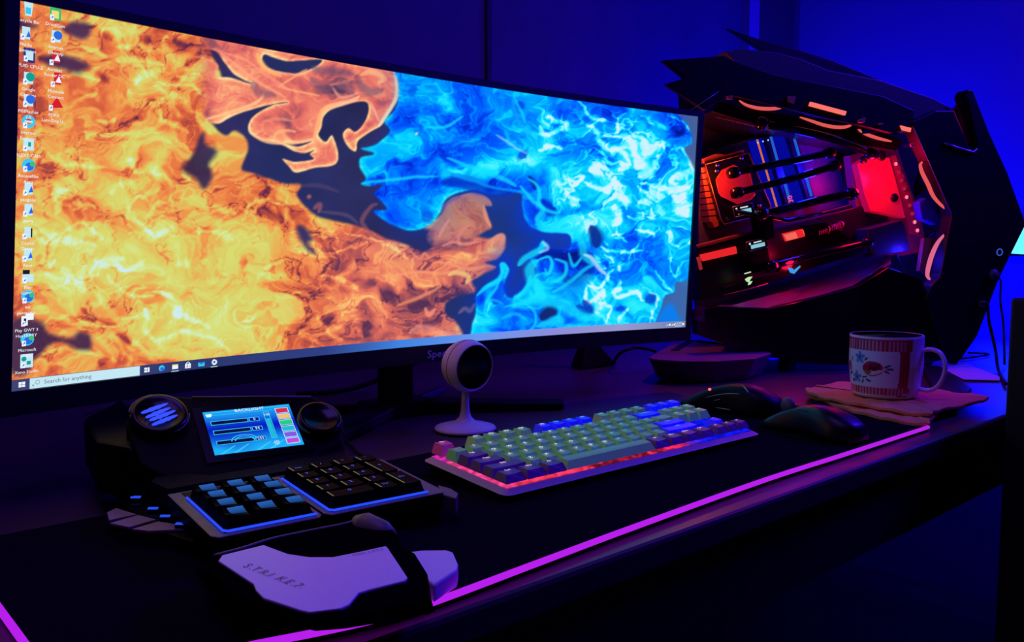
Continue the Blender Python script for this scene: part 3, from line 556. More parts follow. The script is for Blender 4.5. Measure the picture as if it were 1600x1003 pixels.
for i in (0, 1):
    for j in (0, 1): srect(b, s-.0016+.004*i, .009+.005*j, s-.0002+.0019*i, .013+.005*j, ('red', 'green', 'blue', 'yellow')[2*i+j], .001)
b.build('store_icon', PM, tb, fixn=False)
b = MB(); s = tico(314); srect(b, s-.0036, .007, s+.0036, .020, 'cyan'); b.add([scr(s-.0036, .020, .001), scr(s+.0036, .020, .001), scr(s, .013, .001)], [[0, 1, 2]], pm('blue')); b.build('mail_icon', PM, tb, fixn=False)
b = MB(); s = tico(334); sdisc(b, s, .016, .0090, 'white'); sdisc(b, s, .016, .0095, 'red', .0009, .3, 2.4, rin=.005); sdisc(b, s, .016, .0095, 'green', .0009, 2.4, 4.5, rin=.005); sdisc(b, s, .016, .0095, 'yellow', .0009, 4.5, 6.5, rin=.005); sdisc(b, s, .016, .004, 'blue', .001); srect(b, s-.0040, 0.0005, s+.0040, .0025, 'pale'); b.build('web_icon', PM, tb, fixn=False)
b = MB()
b.add([scr(.457, .012, .0008), scr(.4605, .012, .0008), scr(.4588, .018, .0008)], [[0, 1, 2]], pm('white')); srect(b, .4625, .011, .4665, .020, 'white'); b.add([scr(.468, .011, .0008), scr(.472, .011, .0008), scr(.472, .020, .0008)], [[0, 1, 2]], pm('white')); sdisc(b, .4745, .0155, .0045, 'white')
stext(b, .4835, .0165, '6:02 PM', .0042); stext(b, .4835, .0045, '2/4/2021', .0042); srect(b, .4925, .010, .4965, .021, 'white')
b.build('clock_tray', PM, tb, fixn=False)
# desktop shortcuts, each a little picture over its caption
ICONS = [(44, 15, 'bin', ['Recycle Bin']), (40, 52, 'doc', ['Nvidia', 'Experience']), (45, 86, 'chip', ['CPUID CPU-Z']), (44, 122, 'ball', ['Google', 'Chrome']), (44, 157, 'globe', ['MSIFlasher', '2.0']),
         (44, 190, 'e', ['Internet', 'Explorer']), (44, 226, 'cam', ['NZXT CAM']), (44, 258, 'edge', ['Recentfiles', 'Apps']), (44, 295, 'page', ['pangolar']), (44, 328, 'page', ['panty']), (43, 363, 'card', ['Capital', 'Gamer']),
         (43, 398, 'page', ['Paint']), (43, 432, 'clap', ['Play', 'Game...']), (43, 463, 'edge', ['Ink', 'panorama...']), (41, 499, 'gwt', ['Play GWT 3', 'HusTEARY']), (42, 530, 'edge', ['Microsoft', 'Edge']), (41, 564, 'studio', ['Xeno Studio']),
         (86, 22, 'pic', ['DroidCam']), (87, 57, 'globe', ['Internet', 'Desktop']), (85, 92, 'pdf', ['Acrobat', 'Reader DC']), (87, 126, 'pdf', ['Multisafe', 'Connect']), (84, 163, 'star', ['PDFX', 'Lam-Zing U...'])]
for x, y, kind, cap in ICONS:
    b = MB(); s, t = scr_inv(x, y); a = .0092; w = a*.92*SH/SW*3.0/3.0
    w = .0062
    if kind == 'bin': b.add([scr(s-w*.8, t+.024, .0008), scr(s+w*.8, t+.024, .0008), scr(s+w*.55, t-.020, .0008), scr(s-w*.55, t-.020, .0008)], [[0, 1, 2, 3]], pm('pale')); srect(b, s-w*.5, t-.014, s+w*.4, t+.006, 'cyan', .0009)
    elif kind == 'edge': sdisc(b, s, t, .021, 'cyan'); sdisc(b, s+.001, t-.004, .013, 'blue', .0010); sdisc(b, s+.004, t+.004, .008, 'green', .0011)
    elif kind == 'e': sdisc(b, s, t, .021, 'cyan', rin=.010); srect(b, s-w*.7, t-.003, s+w*.7, t+.003, 'pale', .001)
    elif kind in ('ball', 'globe'): srect(b, s-w*.8, t-.018, s+w*.8, t+.018, 'pale'); sdisc(b, s+.002, t+.004, .014, 'teal' if kind == 'ball' else 'blue', .001)
    elif kind == 'pdf': srect(b, s-w*.4, t-.012, s+w*.9, t+.026, 'red'); b.add([scr(s-.001, t-.006, .001), scr(s+.006, t-.006, .001), scr(s+.003, t+.016, .001)], [[0, 1, 2]], pm('white'))
    elif kind == 'star': b.add([scr(s+.003, t+.026, .0008), scr(s-.005, t-.014, .0008), scr(s+.010, t-.008, .0008)], [[0, 1, 2]], pm('red'))
    elif kind == 'chip': srect(b, s-w, t-.024, s+w, t+.022, 'navy'); srect(b, s-w*.6, t-.016, s+w*.7, t+.012, 'pale', .001)
    elif kind == 'pic': srect(b, s-w, t-.020, s+w, t+.022, 'green'); srect(b, s-w*.7, t-.014, s+w*.6, t+.010, 'yellow', .001)
    elif kind == 'clap': srect(b, s-w, t-.018, s+w, t+.008, 'pale'); srect(b, s-w*.9, t+.008, s+w*.3, t+.022, 'black')
    elif kind == 'gwt': srect(b, s-w*.2, t-.002, s+w*1.2, t+.020, 'white'); srect(b, s-w*.9, t-.020, s+w*.2, t+.012, 'white'); srect(b, s-w*.5, t-.012, s-w*.1, t+.004, 'black', .001)
    elif kind == 'studio': srect(b, s-w*1.1, t-.022, s+w*1.1, t+.024, 'pale'); sdisc(b, s-.003, t+.008, .008, 'teal', .001); srect(b, s, t-.012, s+w*.7, t, 'teal', .001)
    elif kind == 'cam': srect(b, s-w*.9, t-.018, s+w*.9, t+.018, 'pale'); srect(b, s-w*.1, t-.006, s+w*.4, t+.008, 'teal', .001)
    elif kind == 'card': srect(b, s-w*.6, t-.018, s+w*.5, t+.018, 'pale'); srect(b, s+w*.5, t-.016, s+w*.75, t+.014, 'black', .001)
    else: srect(b, s-w*.7, t-.018, s+w*.7, t+.020, 'pale'); b.add([scr(s, t-.012, .001), scr(s+.005, t-.010, .001), scr(s+.003, t+.010, .001)], [[0, 1, 2]], pm('blue'))
    # shortcut arrow box in the lower left corner
    if kind != 'bin': srect(b, s-w*.95, t-.022, s-w*.25, t-.004, 'white', .0012); b.add([scr(s-w*.85, t-.018, .0014), scr(s-w*.35, t-.012, .0014), scr(s-w*.5, t-.007, .0014)], [[0, 1, 2]], pm('blue'))
    o_ = scr(s, t, .0010); b.v = [tuple(o_+(V(v)-o_)*.80+scr(s, t, .0012)*0) for v in b.v]
    for k, line in enumerate(cap): stext(b, s, t-.032-.0145*k, line, .0038)
    b.build('desktop_icon', PM, mon, fixn=False)
def frame(o, ex, ez):
    ex = V(ex).normalized(); ez = V(ez).normalized(); ey = ez.cross(ex).normalized(); ex = ey.cross(ez)
    M = Matrix(((ex.x, ey.x, ez.x, o[0]), (ex.y, ey.y, ez.y, o[1]), (ex.z, ey.z, ez.z, o[2]), (0, 0, 0, 1))); return M
# ------------------------------------------------------------------ webcam
wb = at(727, 667, .003); wc = thing('webcam', 'white round webcam on a slim stem in front of the monitor', 'webcam', (wb.x, wb.y, .0))
WM = mat('white satin plastic', (196, 190, 200), .5)
b = MB(); b.lathe([(0.0001, 0), (.0375, 0), (.0385, .0015), (.037, .004), (.026, .0072), (.013, .0105), (.0075, .016), (.0055, .024), (.0047, .036), (.0043, .052), (.0001, .052)], 56, Matrix.Translation((wb.x, wb.y, 0)))
b.build('stand', WM, wc, smooth=True)
hc = V((wb.x+.004, wb.y, .0795)); R = .0325
face = V((-.02, -.99, -.06)).normalized()                    # where the lens looks
Mh = frame(hc, (1, .2, 0), face)
prof = [(R*math.sin(a), -R*math.cos(a)) for a in np.linspace(.001, math.pi-1.10, 26)]
rc = prof[-1]
b = MB(); b.lathe(prof+[(rc[0]-.0008, rc[1]+.0008), (rc[0]-.0016, rc[1]-.001)], 56, Mh); b.build('shell', WM, wc, smooth=True)
b = MB(); b.lathe([(.0001, rc[1]+.0005), (rc[0]*.6, rc[1]+.0002), (rc[0]-.0016, rc[1]-.0012)], 48, Mh); b.build('lens_window', GLOSSB, wc, smooth=True)
b = MB(); b.ring(Mh @ Matrix.Translation((0, 0, rc[1]+.0009)), .0052, .0007, 24, 6); b.build('lens_ring', mat('dark lens metal', (30, 30, 40), .25, metal=.8), wc, smooth=True)
b = MB(); b.ring(Mh @ Matrix.Translation((0, 0, .0)), R+.0001, .0004, 56, 6); b.build('seam', mat('seam grey', (90, 86, 96), .6), wc, smooth=True)

# ------------------------------------------------------------------ mechanical keyboard
KO = V((.482, .543, 0)); KR = -.02; KX = V((math.cos(KR), math.sin(KR), 0)); KY = V((-KX.y, KX.x, 0))
KW, KD, ZF, ZB = .383, .122, .014, .0225
def kp(x, y, z=0.): return KO+KX*x+KY*y+V((0, 0, ZF+(ZB-ZF)*y/KD+z))
kb = thing('keyboard', 'mechanical keyboard with green, purple and blue keycaps glowing red and blue underneath', 'keyboard', kp(0, 0, -ZF))
def rrect(x0, y0, x1, y1, r, n=4):
    out = []
    for cx, cy, a in ((x1-r, y1-r, 0), (x0+r, y1-r, 90), (x0+r, y0+r, 180), (x1-r, y0+r, 270)):
        for i in range(n+1):
            t = math.radians(a+90*i/n); out.append((cx+r*math.cos(t), cy+r*math.sin(t)))
    return out
b = MB(); rr = rrect(0, 0, KW, KD, .007)
rin = rrect(.0042, .0042, KW-.0042, KD-.0042, .004)
b.prism([kp(x, y, -.0035) for x, y in rr], [V((kp(x*.985+.003, y*.95+.004).x, kp(x*.985+.003, y*.95+.004).y, .0045)) for x, y in rr])
b.build('case', mat('keyboard case black', (12, 12, 15), .45), kb, bevel=.0008)
b = MB(); b.prism([kp(x, y) for x, y in rin], [kp(x, y, -.0034) for x, y in rrect(-.0035, -.0035, KW+.0035, KD+.002, .009)]); b.build('top_frame', mat('keyboard frame aluminium', (176, 168, 164), .45, metal=.2), kb, bevel=.0006)
# backlit plate: red and pink on the left, blue on the right
nx, ny = 76, 26; b = MB(); cc = []
for j in range(ny+1):
    for i in range(nx+1):
        x, y = .0045+(KW-.009)*i/nx, .0045+(KD-.009)*j/ny; b.v.append(tuple(kp(x, y, .0006)))
        u = i/nx; c = [np.interp(u, [0, .05, .3, .58, .66, .72, 1], [(255, 70, 150)[k], (255, 50, 60)[k], (255, 40, 50)[k], (255, 40, 60)[k], (170, 40, 200)[k], (20, 20, 255)[k], (10, 20, 255)[k]]) for k in range(3)] if False else None
        st = [(0, (255, 70, 160)), (.06, (255, 60, 96)), (.3, (255, 52, 92)), (.66, (255, 40, 92)), (.72, (90, 40, 255)), (.78, (12, 20, 255)), (1, (12, 24, 255))]
        cl = [np.interp(u, [q[0] for q in st], [q[1][k] for q in st]) for k in range(3)]
        fade = (.35+1.0*random.random()**1.5)*(1. if not (.30 < u < .62 and j < ny*.2) else (.25 if random.random() < .75 else 1.))
        if j > ny*.80 and u < .6: cl = [cl[0]*.8, cl[1]*.5, cl[2]*1.1]
        cc.append([*[v*fade for v in lin(cl)], 1])
for j in range(ny):
    for i in range(nx):
        k = j*(nx+1)+i; b.f.append([k, k+1, k+nx+2, k+nx+1]); b.m.append(0)
b.build('backlight', emit_attr('keyboard backlight', 1.25), kb, cols=cc, fixn=False)
U, UY = .0204, .0182
CAP = dict(g=mat('green keycap', (140, 242, 124), .42), p=mat('purple keycap', (116, 70, 122), .5), b=mat('blue keycap', (40, 60, 250), .5), e=mat('pink keycap', (190, 80, 140), .5))
for k_, c_, s_ in (('g', (84, 140, 50), .09), ('b', (8, 14, 230), .30), ('e', (200, 40, 110), .12)):
    q_ = CAP[k_].node_tree.nodes['Principled BSDF']; q_.inputs['Emission Color'].default_value = (*lin(c_), 1); q_.inputs['Emission Strength'].default_value = s_
LEGW = emit('key legend glow', (255, 226, 250), 1.4); LEGB = emit('key legend glow blue', (120, 200, 255), 1.1)
def key(x, row, w, txt, c, leg=None):
    """x in key units from the left, row in key rows from the front"""
    x0, y0 = .0053+x*U+.0007, .006+row*UY+.0006; x1, y1 = x0+w*U-.0014, y0+UY-.0012
    n = 5; sx, sb, sf = .0030, .0012, .0040; h = .0105
    zt = h+.0006*row
    bot = [kp(x0, y0, .0032), kp(x1, y0, .0032), kp(x1, y1, .0032), kp(x0, y1, .0032)]
    fx0, fx1, fy0, fy1 = x0+sx, x1-sx, y0+sf, y1-sb
    mbk = MB(); mbk.v += [tuple(p) for p in bot]
    for j in range(n):                                       # dished top
        for i in range(n):
            u, v = i/(n-1), j/(n-1); dish = .0007*(1-(2*u-1)**2)
            if w > 3: dish = -.0005*(1-(2*v-1)**2)
            mbk.v.append(tuple(kp(fx0+(fx1-fx0)*u, fy0+(fy1-fy0)*v, zt-dish)))
    q = lambda i, j: 4+j*n+i
    for j in range(n-1):
        for i in range(n-1): mbk.f.append([q(i, j), q(i+1, j), q(i+1, j+1), q(i, j+1)])
    mbk.f += [[0, 1]+[q(i, 0) for i in range(n-1, -1, -1)], [1, 2]+[q(n-1, j) for j in range(n-1, -1, -1)], [2, 3]+[q(i, n-1) for i in range(n)], [3, 0]+[q(0, j) for j in range(n)]]
    mbk.m = [0]*len(mbk.f)
    o = mbk.build('keycap', CAP[c], kb)
    if txt:
        t = MB(); hgt = .0056 if len(txt) < 3 else .0040
        cx, cy = ((fx0+fx1)/2, fy1-hgt*1.05)
        put_text(t, txt, lambda a, d: kp(cx+a, cy+d*1.0, zt+.0004), 0, hgt)
        t.build('legend', LEGW if (x < 7.5 or row == 0) else LEGB, o, fixn=False)
    return o
rows = {4: (list('`1234567890-=')+['Backspace'], [1]*13+[2]), 3: (['Tab']+list('QWERTYUIOP[]')+['\\'], [1.5]+[1]*12+[1.5]), 2: (['Caps']+list("ASDFGHJKL;'")+['Enter'], [1.75]+[1]*11+[2.25]),
        1: (['Shift']+list('ZXCVBNM,./')+['Shift'], [2.25]+[1]*10+[2.75]), 0: (['Ctrl', 'Win', 'Alt', '', 'Alt', 'Fn', 'Menu', 'Ctrl'], [1.25]*3+[6.25]+[1.25]*4)}
for r, (ks, ws) in rows.items():
    x = 0
    for i, (k, w) in enumerate(zip(ks, ws)):
        c = 'g'
        if k in ('Tab', 'Caps', 'Shift', 'Ctrl', 'Win', 'Alt', 'Fn', 'Menu'): c = 'p'
        if k in ('Backspace', 'Enter', '\\') or (k == 'Shift' and i): c = 'b'
        if k == '\\': c = 'g'
        key(x, r, w, k, c); x += w
FR_ = 5.25
key(0, FR_, 1, 'Esc', 'e')
for i in range(12): key([2, 3, 4, 5, 6.5, 7.5, 8.5, 9.5, 11, 12, 13, 14][i], FR_, 1, 'F%d' % (i+1), 'b' if 4 <= i < 8 else 'g')
for i, k in enumerate(['Prt', 'Scr', 'Pau']): key(15.25+i, FR_, 1, k, 'b')
for i, k in enumerate(['Ins', 'Hom', 'PgU']): key(15.25+i, 4, 1, k, 'g')
for i, k in enumerate(['Del', 'End', 'PgD']): key(15.25+i, 3, 1, k, 'g')
key(16.25, 1, 1, '^', 'b')
for i, k in enumerate(['<', 'v', '>']): key(15.25+i, 0, 1, k, 'p')

# ------------------------------------------------------------------ macro keypad with touch screen
MO = V((.229, .556, 0)); MR = -.085; MX = V((math.cos(MR), math.sin(MR), 0)); MY = V((-MX.y, MX.x, 0))
def mp(x, y, z=0.): return MO+MX*x+MY*y+V((0, 0, z+.028+.05*y))
pad = thing('macro_keypad', 'black gaming keypad with a small touch screen and blue lit keys', 'keypad', (.32, .62, 0))
def down(pts, z=.0037): return [V((p.x, p.y, z)) for p in pts]
BORDER = mat('keypad border', (112, 104, 100), .45, noise=.1)
# numpad module and macro module
def module(x0, x1, y1, nm):
    rr = [(x0+.004, -.002), (x1-.004, -.002), (x1, .004), (x1, y1), (x0, y1), (x0, .004)]
    b = MB(); top = [mp(x, y) for x, y in rr]; b.prism(top, [V((p.x, p.y, .004)) for p in [mp(x*.98+.002, y*.96+.004) for x, y in rr]], 0, 1)
    return b.build(nm, [BORDER, BLACK], pad, bevel=.0012)
module(-.002, .0800, .108, 'macro_module'); module(.0815, .186, .108, 'number_module')
LB = emit('blue light line', (36, 70, 255), 1.25)
def lightline(x0, x1, y0, y1, nm):
    b = MB(); b.tube([mp(x0, y1, .0012), mp(x0, y0+.003, .0012), mp(x0+.003, y0, .0012), mp(x1, y0, .0012)], .0009, 6); b.build(nm, LB, pad, smooth=True)
lightline(.0075, .0755, .0035, .088, 'light_line'); lightline(.0865, .171, .0035, .096, 'light_line')
b = MB(); b.prism([mp(x, y, .0004) for x, y in ((.008, .004), (.076, .004), (.076, .104), (.008, .104))], [mp(x, y, -.003) for x, y in ((.008, .004), (.076, .004), (.076, .104), (.008, .104))]); b.prism([mp(x, y, .0004) for x, y in ((.088, .004), (.172, .004), (.172, .104), (.088, .104))], [mp(x, y, -.003) for x, y in ((.088, .004), (.172, .004), (.172, .104), (.088, .104))])
b.build('key_well', MATT, pad)
KEYB = mat('gloss black key', (7, 7, 10), .5, spec=.02); LEGU = emit('blue legend', (70, 100, 255), 1.0); BARM = mat('pale key edge', (196, 186, 160), .4)
KEYSHEEN = emit_attr('painted key sheen', .85)  # blue reflection on the macro key tops, painted as a glow
LEGP = emit('painted edge highlight', (150, 140, 110), .55)  # pale glow painted on as the lit edge of the number keys
def pkey(x, y, w, d, h=.009, txt=None, bar=False, scoop=False):
    bot = [mp(x, y, .0006), mp(x+w, y, .0006), mp(x+w, y+d, .0006), mp(x, y+d, .0006)]
    b = MB(); b.v += [tuple(p) for p in bot]; n = 6; i0, f0, k0 = .0022, .0028, .0012
    for j in range(n):
        for i in range(n):
            u, v = i/(n-1), j/(n-1); dz = (-.0022*math.sin(math.pi*v)*(1-.4*u)-.0028*(1-v)*u) if scoop else -.0005*(1-(2*u-1)**2)
            b.v.append(tuple(mp(x+i0+(w-2*i0)*u, y+f0+(d-f0-k0)*v, h+dz)))
    q = lambda i, j: 4+j*n+i
    for j in range(n-1):
        for i in range(n-1): b.f.append([q(i, j), q(i+1, j), q(i+1, j+1), q(i, j+1)])
    b.f += [[0, 1]+[q(i, 0) for i in range(n-1, -1, -1)], [1, 2]+[q(n-1, j) for j in range(n-1, -1, -1)], [2, 3]+[q(i, n-1) for i in range(n)], [3, 0]+[q(0, j) for j in range(n)]]
    b.m = [0]*len(b.f); o = b.build('macro_key' if scoop else 'number_key', KEYB, pad)
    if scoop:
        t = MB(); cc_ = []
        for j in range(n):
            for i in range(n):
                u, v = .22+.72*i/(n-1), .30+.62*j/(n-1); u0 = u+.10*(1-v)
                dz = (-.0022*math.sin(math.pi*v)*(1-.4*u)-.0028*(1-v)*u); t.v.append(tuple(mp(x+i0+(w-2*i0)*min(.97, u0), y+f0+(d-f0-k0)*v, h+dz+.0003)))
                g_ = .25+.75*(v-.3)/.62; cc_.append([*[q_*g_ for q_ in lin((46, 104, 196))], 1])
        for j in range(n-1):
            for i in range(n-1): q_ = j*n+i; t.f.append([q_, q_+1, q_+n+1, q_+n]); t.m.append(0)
        t.build('key_sheen', KEYSHEEN, o, cols=cc_, fixn=False)
    if txt:
        t = MB(); put_text(t, txt, lambda a, c: mp(x+w*.5+a, y+d*.52+c, h+.0003), 0, .0058 if len(txt) < 2 else .0038); t.build('legend', LEGU, o, fixn=False)
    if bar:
        t = MB(); t.quad(mp(x+i0+.0003, y+f0+.001, h+.00025), mp(x+i0+.0014, y+f0+.001, h+.00025), mp(x+i0+.0014, y+d-k0-.001, h+.00025), mp(x+i0+.0003, y+d-k0-.001, h+.00025)); t.build('key_highlight', LEGP, o, fixn=False)
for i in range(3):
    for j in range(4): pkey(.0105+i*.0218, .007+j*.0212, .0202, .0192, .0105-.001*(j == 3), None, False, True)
pu, pv = .0204, .0186
lay = [(0, 4, 1, 1, 'Nm'), (1, 4, 1, 1, '/'), (2, 4, 1, 1, '*'), (3, 4, 1, 1, '-'), (0, 3, 1, 1, '7'), (1, 3, 1, 1, '8'), (2, 3, 1, 1, '9'), (3, 2, 1, 2, '+'), (0, 2, 1, 1, '4'), (1, 2, 1, 1, '5'), (2, 2, 1, 1, '6'),
       (0, 1, 1, 1, '1'), (1, 1, 1, 1, '2'), (2, 1, 1, 1, '3'), (3, 0, 1, 2, 'Ent'), (0, 0, 2, 1, '0'), (2, 0, 1, 1, 'Del')]
for x, y, w, d, t in lay: pkey(.0895+x*pu, .0068+y*pv, w*pu-.0012, d*pv-.0012, .0092, t, True)
# right hand end cap of the number module
b = MB(); e = [at(x, y, .026) for x, y in ((684, 757), (705, 763), (716, 770), (712, 778), (690, 772))]; b.prism(e, down(e, .012)); b.build('end_cap', GREY, pad, bevel=.001)
# console with the touch screen, tilted back
LB_ = at(335.6, 713, .045); LR = at(475, 695.5, .045); EX = (LR-LB_).normalized(); EYh = V((-EX.y, EX.x, 0)); TT = math.radians(36); EY = EYh*math.cos(TT)+V((0, 0, math.sin(TT))); EN = EX.cross(EY).normalized(); LW = (LR-LB_).length; LH = LW*.66
def lp(u, v, o=0.): return LB_+EX*(u*LW)+EY*(v*LH)+EN*o
def onlcd(x, y, off=0.): return onp(x, y, LB_+EN*off, EN)
body = [onlcd(x, y, -.001) for x, y in ((196, 660), (215, 636), (262, 618), (300, 620), (400, 618), (488, 619), (520, 634), (538, 656), (534, 688), (500, 706), (480, 722), (330, 744), (262, 748), (218, 722))]
b = MB(); b.prism(body, down(body), 0, 0); b.build('console_body', BLACK, pad, bevel=.002)
b = MB(); q = [lp(-.10, -.14, .0008), lp(1.10, -.14, .0008), lp(1.10, 1.13, .0008), lp(-.10, 1.13, .0008)]; b.prism(q, [p-EN*.003 for p in q]); b.build('screen_surround', GLOSSB, pad)
# grey tube standing in for the highlight on the console's top edge
b = MB(); b.tube([onlcd(x, y, .001) for x, y in ((300, 621), (340, 621), (400, 620), (486, 620))], .0011, 6); b.build('top_highlight', GREY, pad, smooth=True)
# the picture on the touch screen
D_ = dict(base=emit('touch base', (26, 92, 235), 1.0), cyan=emit('touch cyan', (60, 205, 250), 1.0), navy=emit('touch navy', (8, 16, 150), 1.0), dark=emit('touch dark', (8, 16, 70), 1.0), white=emit('touch white', (225, 246, 255), 1.1), red=emit('touch red', (216, 46, 80), 1), yel=emit('touch yellow', (236, 196, 120), 1), grn=emit('touch green', (30, 210, 130), 1), tl=emit('touch teal', (30, 190, 214), 1), pur=emit('touch purple', (128, 90, 224), 1), mag=emit('touch magenta', (196, 74, 220), 1))
DK = list(D_); DM = list(D_.values())
b = MB(); k0 = 0
def lrect(u0, v0, u1, v1, k, o=.0014): b.quad(lp(u0, v0, o), lp(u1, v0, o), lp(u1, v1, o), lp(u0, v1, o), DK.index(k))
def lbox(u0, v0, u1, v1, k, w=.008, o=.0017):
    lrect(u0, v0, u1, v0+w*1.6, k, o); lrect(u0, v1-w*1.6, u1, v1, k, o); lrect(u0, v0, u0+w, v1, k, o); lrect(u1-w, v0, u1, v1, k, o)
nn = 40; gm = emit_attr('touch screen glow', 1.0); gb = MB(); gc = []
for j in range(nn+1):
    for i in range(nn+1):
        u, v = i/nn, j/nn; gb.v.append(tuple(lp(u, v, .0012)))
        w = .5+.5*math.sin(6*u+4*math.sin(3*v+u*2)); a = max(0, min(1, abs(v-.55)*1.7+.25*w)); c = [(1-a)*p+a*q for p, q in zip((6, 26, 190), (30, 176, 250))]; gc.append([*lin(c), 1])
for j in range(nn):
    for i in range(nn): k = j*(nn+1)+i; gb.f.append([k, k+1, k+nn+2, k+nn+1]); gb.m.append(0)
ts = gb.build('touch_screen', gm, pad, cols=gc, fixn=False)
lrect(.02, .955, .98, .97, 'cyan'); lrect(.02, .895, .78, .905, 'cyan'); put_text(b, 'BACKLIGHT', lambda x, y: lp(.52+x/LW, .92+y/LH, .0018), DK.index('white'), .0050)
for v, t, e in ((.66, '0', .60), (.44, '94', .60), (.20, '255', .60)):
    lrect(.05, v, .47, v+.10, 'dark'); lbox(.05, v, .47, v+.10, 'cyan'); lrect(.48, v, .60, v+.10, 'navy'); lbox(.48, v, .60, v+.10, 'cyan'); put_text(b, t, lambda x, y: lp(.54+x/LW, v+.025+y/LH, .0019), DK.index('white'), .0042)
lbox(.66, .22, .73, .86, 'cyan'); lrect(.672, .24, .718, .70, 'tl'); put_text(b, '100', lambda x, y: lp(.695+x/LW, .76+y/LH, .0019), DK.index('white'), .0038)
for k in range(8):
    a = k*math.pi/4; c = (.70, .11); b.quad(*[lp(c[0]+(math.cos(a+da)*r)/1.5, c[1]+math.sin(a+da)*r, .0019) for r, da in ((.0, -.5), (.055, -.12), (.055, .12), (.0, .5))], DK.index('white'))
for k, n_ in enumerate(('red', 'yel', 'grn', 'tl', 'pur', 'mag')):
    v = .80-.147*k; lrect(.82, v, .955, v+.105, n_, .0018); lbox(.81, v-.012, .965, v+.117, 'white', .006, .0016)
b.add([lp(.03, .86, .0018), lp(.075, .86, .0018), lp(.09, .93, .0018), lp(.02, .93, .0018)], [[0, 1, 2, 3]], DK.index('white'))
for r in (.16, .22):
    for k in range(12):
        a0, a1 = math.pi*(k/12), math.pi*((k+1)/12); b.quad(*[lp(.36+math.cos(a)*q/1.5, .26+math.sin(a)*q*.6, .0015) for a, q in ((a0, r), (a1, r), (a1, r-.02), (a0, r-.02))], DK.index('cyan'))
for x in (.05, .2, .45, .6): b.quad(lp(x, .0, .0015), lp(x+.04, .0, .0015), lp(x+.2, .16, .0015), lp(x+.18, .16, .0015), DK.index('cyan'))
b.build('menu_graphics', DM, ts, fixn=False)
# round pods either side, the left one with four glowing claw slots
def pod(cx, cy, r, nm):
    c = onlcd(cx, cy, .004); M = frame(c, EX, EN); b = MB()
    b.lathe([(.0001, .0045), (r*.72, .0042), (r*.80, .0058), (r*.93, .0050), (r, .0015), (r, -.012), (.0001, -.012)], 48, M)
    o = b.build(nm, GLOSSB, pad, smooth=True, bevel=0); return c, o
RP = .0245
cL, oL = pod(249, 651, RP, 'light_pod'); cR, oR = pod(499, 657, RP*.86, 'control_pod')
b = MB(); M = frame(cL, EX, EN)
a_ = [(math.radians(95+i*9.5)) for i in range(9)]; b.tube([M @ V((RP*.99*math.cos(a), RP*.99*math.sin(a), .003)) for a in a_], .0009, 6); b.tube([M @ V((RP*.99*math.cos(a), RP*.99*math.sin(a), .003)) for a in [math.radians(-70+i*8) for i in range(9)]], .0006, 6); b.build('rim_highlight', GREY, oL, smooth=True)  # grey arcs stand in for the highlight on the pod's rim
slots = [((221, 645), (262, 630)), ((228, 652), (266, 636.5)), ((234, 656.5), (274, 641)), ((238, 663.5), (277, 648))]
for (xa, ya), (xb, yb) in slots:
    pa, pb = onlcd(xa, ya, .0095), onlcd(xb, yb, .0095); t = (pb-pa); w = EN.cross(t.normalized()); b = MB(); up_, lo_ = [], []
    for i in range(9):
        u = i/8; hw = .0017*math.sin(math.pi*min(1, u*.9+.08))**.7*(1.2 if i % 2 else .9)+.0002; up_.append(pa+t*u+w*hw); lo_.append(pa+t*u-w*hw)
    lp_ = up_+lo_[::-1]; b.prism(lp_, [p-EN*.0006 for p in lp_]); b.build('light_slot', emit('claw slot blue', (52, 74, 255), 1.3), oL)
# swept wing on the left of the console
wing = [at(x, y, .06) for x, y in ((131, 656), (138, 649), (182, 628), (192, 627), (206, 640), (216, 668), (206, 700), (150, 690))]
b = MB(); b.prism(wing, [p-V((0, 0, .045)) for p in wing]); b.build('console_wing', BLACK, pad, bevel=.003)
b = MB(); b.tube([p+V((0, 0, .0002)) for p in spline([at(x, y, .0605) for x, y in ((133, 648), (160, 637), (184, 628), (193, 628), (204, 636), (214, 630), (226, 621), (240, 617))], 4)], .0009, 6); b.build('wing_highlight', GREY, pad, smooth=True)  # grey tube stands in for the highlight along the wing's top edge
# textured hinge cover in front of the console
q = [at(x, y, .036) for x, y in ((236, 752), (252, 738), (330, 742), (420, 728), (510, 704), (534, 702), (545, 716), (440, 737), (330, 752), (262, 764))]
hm = mat('knurled hinge', (30, 27, 28), .7, lo=(4, 4, 6), scale=420, bump=1., spec=.08)
b = MB(); b.prism(q, down(q, .004)); b.build('hinge_cover', hm, pad)
# low side wing with pale slats and four little lit keys
q = [at(x, y, .014) for x, y in ((178, 778), (204, 764), (262, 782), (333, 838), (300, 846), (262, 834))]
b = MB(); b.prism(q, down(q)); b.build('side_base', BLACK, pad, bevel=.001)
for pts in ([(167, 800), (182, 793), (190, 796), (214, 803), (170, 812)], [(171, 817), (216, 804), (244, 811), (202, 823)], [(206, 826), (248, 814), (284, 820), (292, 826), (232, 829)]):
    p = [at(x, y, .016) for x, y in pts]; b = MB(); b.prism(p, down(p, .0135)); b.build('side_slat', mat('pale slat', (150, 136, 124), .5), pad, bevel=.0006)
for x, y in ((212, 776.5), (239, 794), (258, 806), (282, 818)):
    p = [at(x+dx, y+dy, .019) for dx, dy in ((-9, 2), (7, 2), (9, -2), (-7, -2))]; b = MB(); b.prism(p, down(p, .0145), 1, 0); b.build('side_key', [BLACK, emit('side key blue', (40, 80, 255), .9)], pad)

